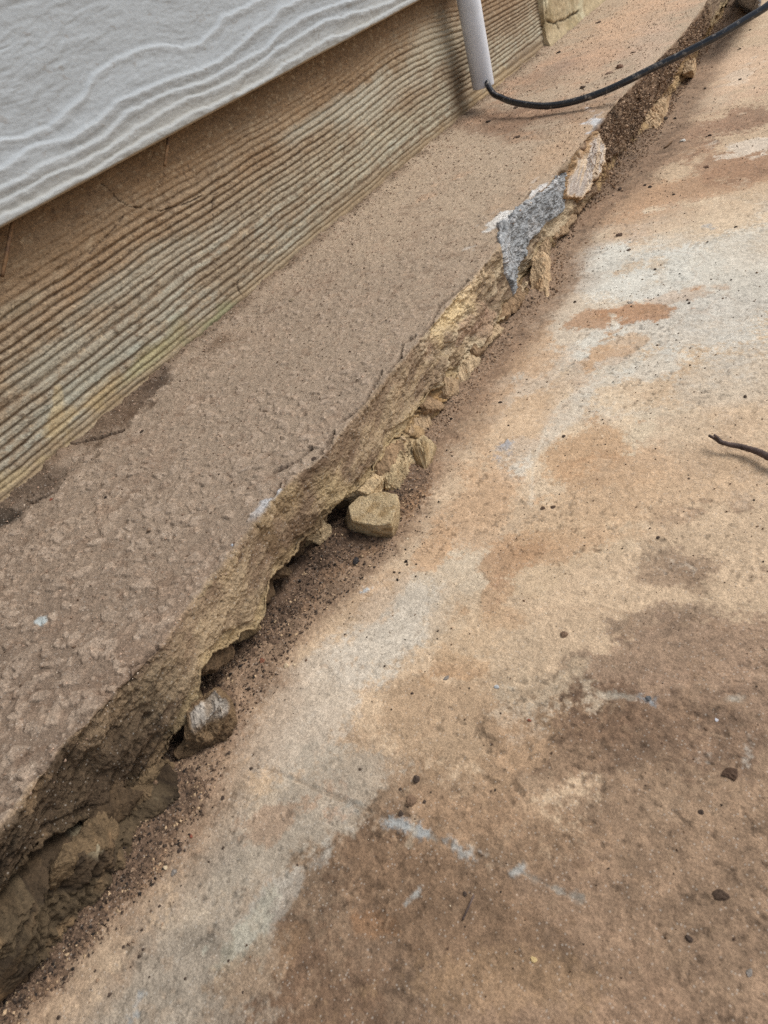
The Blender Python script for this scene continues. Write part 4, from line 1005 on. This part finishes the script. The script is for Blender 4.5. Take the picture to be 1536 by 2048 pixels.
def placep(px, py, r_px, col, label, cat='pebble', group=None, on='slab', flat=0.6, seed=None, mesh=None, name=None, rz=None, lift=0.3):
    if on == 'slab': p = onz(px, py, 0.0); z = float(slab_z(p[0], p[1]))
    elif on == 'soil': p = onz(px, py, 0.008); z = float(soil_z(np.array([p[0]]), np.array([p[1]]))[0])
    else: p = onz(px, py, ZT); z = float(ledge_z(p[0], p[1]))
    d = (R.T @ (p - CAM))[2]; r = 0.7 * r_px * d / F
    seed = seed if seed is not None else int(px * 7 + py)
    me = mesh or pebble_mesh(name or 'pebble', col, seed, flat)
    o = bpy.data.objects.new(name or 'pebble', me); o.scale = (r, r, r); o.location = (p[0] * S, p[1] * S, (z + r * flat * lift) * S)
    o.rotation_euler = (0, 0, rz if rz is not None else (seed * 0.7) % 6.28); link(o); tag(o, label, cat, group); return o
placep(1128, 1270, 11, BRN, 'grey brown stone alone in the middle of the slab')
placep(834, 1562, 11, DRK, 'black angular clod above the larger brown clod on the slab', 'clod', flat=.8)
placep(822, 1606, 17, BRN, 'largest brown earth clod on the slab, near the joint line', 'clod', flat=.45)
placep(803, 1628, 8, DRK, 'small dark clod at the lower left of the largest brown clod', 'clod')
placep(850, 1606, 5, DRK, 'small dark crumb just right of the largest brown clod', 'clod')
placep(801, 1580, 4, DRK, 'tiny dark crumb between the angular clod and the ledge', 'clod')
placep(994, 1376, 7, BLU, 'pale blue grey stone chip at the left end of the faint white line', 'stone chip', flat=.4)
placep(1297, 1399, 9, C(104, 106, 108), 'dark blue grey chip on the faint white line', 'stone chip', flat=.4)
placep(1433, 1442, 5, C(220, 220, 226), 'white chip below the faint line at the right', 'stone chip', flat=.4)
placep(1413, 1459, 7, BRN, 'small dark sliver just below the white chip', 'clod', flat=.3)
placep(574, 1333, 8, CRM, 'round cream pebble beside the dark soil of the joint')
placep(590, 1331, 4, CRM, 'tiny tan pebble touching the round cream pebble')
placep(893, 1358, 8, GRY, 'flat dark grey flake on the pale part of the slab', 'stone chip', flat=.25)
placep(1059, 1442, 5, RED, 'rust red pebble left of the dark brown stain')
placep(1366, 283, 8, C(222, 218, 208), 'white square chip on the far brown dirt', 'stone chip', flat=.5)
placep(1260, 604, 8, C(178, 168, 156), 'pale grey chip on the orange stain', 'stone chip', flat=.5)
placep(1240, 470, 9, C(104, 84, 70), 'dark flat stone above the white patch of slab', flat=.4)
placep(1258, 501, 7, C(110, 96, 84), 'small dark stone at the top of the white patch', flat=.4)
placep(1316, 1074, 5, DRK, 'lone dark crumb near the right brown spots', 'clod')
placep(1085, 1015, 7, C(96, 76, 62), 'dark brown crumb, left of two side by side on the cream slab', 'clod', flat=.4)
placep(1106, 1013, 7, C(96, 76, 62), 'dark brown crumb, right of two side by side on the cream slab', 'clod', flat=.4)
placep(350, 1746, 9, GRY, 'grey pebble near the dark soil at lower left')
placep(332, 1736, 7, CRM, 'cream pebble left of the grey pebble at lower left')
placep(361, 1701, 7, DRK, 'dark pebble above the grey pebble at lower left')
placep(383, 1674, 5, RED, 'reddish pebble on the soil edge at lower left')
placep(1463, 1552, 22, C(92, 72, 58), 'ragged dark earth clod near the right side', 'clod', flat=.35)
placep(1443, 1791, 17, C(84, 68, 56), 'dark earth clod low at the right', 'clod', flat=.35)
placep(1378, 1878, 9, DRK, 'round dark clod at lower right', 'clod', flat=.5)
placep(1403, 1628, 8, DRK, 'small dark clod under the ragged clod', 'clod', flat=.5)
placep(1498, 1946, 10, C(150, 142, 134), 'grey pebble in the lower right corner')
placep(930, 1788, 6, DRK, 'black crumb below the joint line near the bottom', 'clod')
placep(1068, 1921, 9, C(206, 180, 130), 'pale yellow chip on the dirty slab at the bottom', 'stone chip', flat=.4)
placep(1240, 135, 10, C(132, 104, 86), 'brown stone on the ledge above the cable', on='ledge', flat=.7)
placep(1218, 146, 9, C(140, 116, 98), 'flat stone left of the brown stone on the ledge', on='ledge', flat=.35)
placep(1165, 177, 7, C(84, 68, 58), 'small dark stone on the ledge just above the cable', on='ledge', flat=.5)
placep(1117, 106, 6, DRK, 'black crumb on the ledge by the plaster base', 'clod', on='ledge')
placep(977, 243, 8, C(64, 52, 44), 'black crumb on the ledge under the conduit', 'clod', on='ledge', flat=.4)
placep(1036, 273, 10, C(92, 74, 60), 'flat dark flake on the ledge below the cable bend', 'clod', on='ledge', flat=.3)
placep(1032, 216, 8, C(92, 74, 60), 'dark flake on the ledge touching the cable bend', 'clod', on='ledge', flat=.3)
placep(1197, 45, 8, C(104, 86, 72), 'dark crumb cluster at the far part of the ledge', 'clod', on='ledge', flat=.4)
placep(1266, 105, 6, C(104, 86, 72), 'small dark crumb on the ledge right of the brown stone', 'clod', on='ledge', flat=.4)
placep(585, 600, 9, C(170, 152, 128), 'tan pebble on the ledge near the siding', on='ledge', flat=.4)
placep(285, 864, 6, C(70, 58, 50), 'black flake on the ledge below the siding', 'clod', on='ledge', flat=.3)
placep(213, 997, 5, C(60, 50, 44), 'small black crumb on the near ledge', 'clod', on='ledge', flat=.4)
placep(103, 999, 5, RED, 'tiny red brown pebble by the dark dirt near the left side', on='ledge')
placep(300, 1063, 7, C(150, 128, 108), 'raised rounded grain on the near ledge', on='ledge', flat=.5)
placep(627, 915, 8, C(84, 70, 60), 'dark split flake standing at the ledge edge', 'flake', on='ledge', flat=.5)
placep(711, 1118, 12, C(58, 54, 54), 'black angular chip in the soil below the tan stone', 'stone chip', on='soil', flat=.5)
placep(800, 1096, 7, C(214, 196, 170), 'cream chip at the outer rim of the soil', 'stone chip', on='soil', flat=.5)
placep(523, 1317, 10, C(132, 88, 68), 'red brown pebble half buried in the joint soil', on='soil', flat=.5)
placep(742, 1130, 7, C(200, 172, 136), 'tan chip between the black chip and the grey scuff', 'stone chip', on='soil', flat=.5)
placep(1413, 110 + 225, 7, C(120, 92, 74), 'brown crumb on the far stained slab', 'clod', flat=.4)
spk = [pebble_mesh('dirt_crumb', DRK, 300 + i, .7) for i in range(4)]
for i, (px, py, r) in enumerate([(280, 1913, 5), (220, 1991, 6), (285, 1861, 4), (248, 1896, 5), (287, 1900, 4), (192, 1943, 4), (120, 2036, 6), (446, 1596, 6), (372, 1958, 4), (320, 1813, 4), (595, 1730, 3), (457, 1923, 4), (262, 1935, 3), (300, 1955, 3), (486, 1985, 4)]):
    placep(px, py, r, None, 'dark round crumb scattered on the pale slab at lower left', 'clod', 'dark crumbs on the near slab', mesh=spk[i % 4], name='dirt_crumb', seed=i)
for i, (px, py, r) in enumerate([(720, 1540, 4), (825, 1389, 4), (784, 1421, 3), (876, 1263, 3), (832, 1153, 3), (799, 1146, 3), (1002, 1429, 3), (690, 1270, 3), (770, 1333, 3)]):
    placep(px, py, r, None, 'tiny dark crumb on the pale middle strip of slab', 'clod', 'dark crumbs on the middle slab', mesh=spk[i % 4], name='dirt_crumb', seed=i + 30)
for i, (px, py, r) in enumerate([(1128, 873, 5), (1017, 851, 3), (1490, 793, 5), (1000, 805, 5), (1378, 606, 4), (1150, 604, 4), (1415, 485, 3), (1472, 455, 4), (1375, 600, 3), (1300, 375, 5), (1240, 380, 5), (1347, 390, 4), (1480, 160, 4), (1410, 178, 4), (1480, 97, 3), (1420, 272, 5), (1330, 240, 7), (1350, 238, 4), (1290, 372, 4), (1226, 392, 3), (1500, 60, 3), (1462, 560, 3), (1380, 730, 3), (1315, 690, 3), (1310, 540, 4)]):
    placep(px, py, r, None, 'dark speck of dirt scattered over the far pale slab', 'clod', 'dark crumbs on the far slab', mesh=spk[i % 4], name='dirt_crumb', seed=i + 60)

# ------------------------------------------------------------------ loose grit, one mass
def chips(name, pts, sizes, cols, label, cat='grit'):
    rs = np.random.RandomState(11); n = len(pts)
    base = np.array([[1, 0, 0], [-1, 0, 0], [0, 1, 0], [0, -1, 0], [0, 0, 1], [0, 0, -1]], float)
    f = np.array([[0, 2, 4], [2, 1, 4], [1, 3, 4], [3, 0, 4], [2, 0, 5], [1, 2, 5], [3, 1, 5], [0, 3, 5]])
    V = base[None] * (0.6 + 0.7 * rs.rand(n, 6, 1)) + 0.25 * rs.normal(size=(n, 6, 3)); V[:, :, 2] *= 0.7
    a = rs.rand(n) * 6.28; ca, sa = np.cos(a)[:, None], np.sin(a)[:, None]
    V = np.stack([V[..., 0] * ca - V[..., 1] * sa, V[..., 0] * sa + V[..., 1] * ca, V[..., 2]], -1)
    V = V * sizes[:, None, None] + pts[:, None, :]
    Fq = f[None] + (np.arange(n) * 6)[:, None, None]
    o = mesh_np(name, V, Fq.reshape(-1, 3), np.repeat(cols, 6, 0), M_GRIT, smooth=False)
    return tag(o, label, cat, kind='stuff')
def pick(n, rs, pal, wts):
    pal = np.array(pal); i = rs.choice(len(pal), n, p=np.array(wts) / sum(wts)); return pal[i] * (0.8 + 0.4 * rs.rand(n, 1))
rs = np.random.RandomState(5)
n = 21000; y = -0.25 + 6.2 * rs.rand(n) ** 1.7; t = rs.rand(n) ** 1.3
x = xf(y) - 0.03 + (xs(y) + 0.03 - xf(y)) * t
x = np.where(rs.rand(n) < 0.025, xs(y) + 0.08 * rs.rand(n) ** 2, x)
kf = ((y > 1.05) & (y < 2.5)) | (rs.rand(n) < 0.15); keepg = ~(kf & (rs.rand(n) < 0.8)) & ~((y > 2.5) & (rs.rand(n) < 0.55)); y = y[keepg]; x = x[keepg]; kf = kf[keepg]; n = len(y)
sz = 0.0011 + 0.0026 * rs.rand(n) ** 3 + 0.0006 * np.clip(y, 0, 3)
palc = pick(n, rs, [C(72, 60, 51), C(112, 92, 76), C(150, 126, 104), C(196, 168, 134), C(44, 38, 34)], [4, 4, 3, 1.2, 1.6])
farc = pick(n, rs, [C(150, 120, 94), C(120, 94, 74), C(186, 156, 126)], [4, 3, 3]); palc = np.where((y > 1.05)[:, None] & (rs.rand(n) < .75)[:, None], farc, palc)
zz = np.maximum(soil_z(x, y), slab_z(x, y)) + sz * 0.3
chips('soil_grit', np.stack([x, y, zz], -1), sz, palc, 'loose dark grit and crumbs strewn along the joint', 'grit')
n = 3000; y = -0.45 + 5.6 * rs.rand(n) ** 1.4; x = -0.82 + 0.95 * rs.rand(n) ** 1.15
keep = fbm(x * 3, y * 3, 3, 301) + 0.5 * rs.rand(n) > 0.1; x, y = x[keep], y[keep]; n = len(x)
sz = 0.0007 + 0.0013 * rs.rand(n) ** 4 + 0.0006 * np.clip(y, 0, 3)
chips('slab_grit', np.stack([x, y, slab_z(x, y) + sz * .3], -1), sz, pick(n, rs, [C(90, 70, 56), C(130, 104, 82), C(226, 208, 180), C(56, 48, 42)], [3, 3, 1.0, 1.5]), 'fine grains scattered over the stained slab', 'grit')
n = 9000; y = -0.3 + 6.0 * rs.rand(n) ** 1.6; x = -1.70 + 0.78 * rs.rand(n)
nearwall = rs.rand(n) < 0.25; x = np.where(nearwall, -1.71 + 0.09 * rs.rand(n) ** 2, x)
sz = 0.0009 + 0.0020 * rs.rand(n) ** 4 + 0.0006 * np.clip(y, 0, 3)
zz = np.array([ledge_z(a, b) for a, b in zip(x, y)])
chips('ledge_grit', np.stack([x, y, zz + sz * .25], -1), sz, pick(n, rs, [C(150, 124, 104), C(184, 156, 134), C(98, 78, 62), C(218, 200, 178)], [4, 4, 2, .5]), 'sandy grains lying loose on top of the ledge', 'grit')
# soil stuck on the root bound part of the edge
n = 6000; y = 2.72 + 2.3 * rs.rand(n) ** 1.2; zc = np.maximum(zl(y), 0.0); tt = rs.rand(n)
W_ = zc + (ZT - 0.005 - zc) * tt; sz = 0.0025 + 0.0055 * rs.rand(n) ** 3
e0 = xe(y); x = e0 + (xl(y) - e0) * (1 - tt) + 0.006 + 0.018 * rs.rand(n) * fbm(y * 6, W_ * 10, 3, 303)
x = np.where(tt > 0.93, x - 0.03 * rs.rand(n), x)
chips('root_soil', np.stack([x, y, W_], -1), sz, pick(n, rs, [C(118, 96, 78), C(150, 124, 100), C(78, 62, 52), C(188, 160, 132)], [4, 4, 2, 3]), 'clumped dark brown soil clinging to the far broken ledge edge', 'soil')

# ------------------------------------------------------------------ roots, twigs, straws
M_ROOT = mat_plain('dry_root', C(150, 118, 88), 0.8, 400, .2, .2, C(100, 76, 56), 60)
M_TWIG = mat_plain('dark_twig', C(104, 88, 82), 0.8, 500, .25, .4, C(70, 58, 54), 90)
M_STRAW = mat_plain('dry_straw', C(120, 90, 60), 0.8, 500, .2, .2, C(86, 62, 42), 90)
def roots():
    r = random.Random(4); P = []; Q = []; seg = 5
    for k in range(90):
        y0 = 2.75 + 2.0 * r.random() ** 1.3; z0 = 0.03 + 0.15 * r.random()
        p = np.array([float(xe(np.array([y0]))[0]) + 0.02 + 0.02 * r.random(), y0, z0]); d = np.array([r.uniform(.1, .7), r.uniform(-1, 1), r.uniform(-1, .4)])
        pts = []
        for i in range(12):
            pts.append(p.copy()); d = d / np.linalg.norm(d); p = p + d * 0.008; d = d + np.array([r.gauss(-0.05, .35), r.gauss(0, .35), r.gauss(-.12, .35)])
            if p[2] < 0.01: p[2] = 0.01
        ra = r.uniform(.0006, .0018)
        b0 = len(P)
        for i, q in enumerate(pts):
            t = pts[min(i + 1, 11)] - pts[max(i - 1, 0)]; t = t / (np.linalg.norm(t) + 1e-9); u = np.cross(t, [0.3, 0.2, .9]); u /= np.linalg.norm(u); v = np.cross(t, u)
            for k2 in range(seg):
                a = 6.283 * k2 / seg; P.append(q + (u * math.cos(a) + v * math.sin(a)) * ra)
        for i in range(11):
            for k2 in range(seg): Q.append([b0 + i * seg + k2, b0 + i * seg + (k2 + 1) % seg, b0 + (i + 1) * seg + (k2 + 1) % seg, b0 + (i + 1) * seg + k2])
    o = mesh_np('fine_roots', np.array(P), np.array(Q), None, M_ROOT); tag(o, 'fine pale roots poking out of the soil at the far ledge edge', 'roots', kind='stuff')
roots()
def P0(px, py, z): return tuple(onz(px, py, z))
tw = tagged_empty('twig', P0(1480, 890, 0.01), 'dark dry forked twig lying on the slab at the right side', 'twig')
def tube_rel(name, pts, rad, mat, parent, seg=10, seed=0):
    o = tube(name, pts, rad, mat, parent, seg=seg, noise=0.18, seed=seed)
    o.matrix_parent_inverse = Matrix.Translation(-Vector(parent.location)); return o
tube_rel('stem', catmull([P0(1440, 884, .020), P0(1458, 889, .018), P0(1480, 893, .016), P0(1502, 899, .016), P0(1520, 905, .018), P0(1540, 915, .020), P0(1590, 932, .018), P0(1660, 950, .014)], 8),
         list(np.linspace(.0045, .0085, 57)), M_TWIG, tw, seed=3)
tube_rel('fork', catmull([P0(1441, 884.5, .020), P0(1431, 878, .022), P0(1418, 871, .024)], 8), list(np.linspace(.0045, .0028, 17)), M_TWIG, tw, seed=4)
tube_rel('fork', catmull([P0(1443, 885, .020), P0(1436, 877, .026), P0(1428, 869, .032)], 8), list(np.linspace(.0045, .0022, 17)), M_TWIG, tw, seed=5)
def X0(px, py, X=-1.70): return tuple(onx(px, py, X))
tag(tube('straw', catmull([X0(338, 262, -1.70), X0(335, 290, -1.694), X0(332, 312, -1.69), X0(329, 332, -1.69)], 6), .0042, M_STRAW, seg=8, noise=.3), 'dry stalk hanging from under the upper board near its middle', 'stalk')
tag(tube('straw', catmull([X0(28, 430, -1.705), X0(20, 470, -1.695), X0(13, 510, -1.685), X0(4, 553, -1.68)], 6), .0045, M_STRAW, seg=8, noise=.3), 'dark dry stalk hanging against the lower board at the left side', 'stalk')
tag(tube('straw', catmull([P0(1328, 296, .004), P0(1336, 290, .008), P0(1344, 283, .006)], 6), .003, M_STRAW, seg=8, noise=.3), 'short straw bit lying on the far slab near the white square chip', 'straw')
tag(tube('straw', catmull([P0(925, 1840, .003), P0(938, 1812, .007), P0(948, 1790, .004)], 6), .0012, M_TWIG, seg=8, noise=.3), 'hair thin dark stem below the black crumb near the bottom', 'straw')
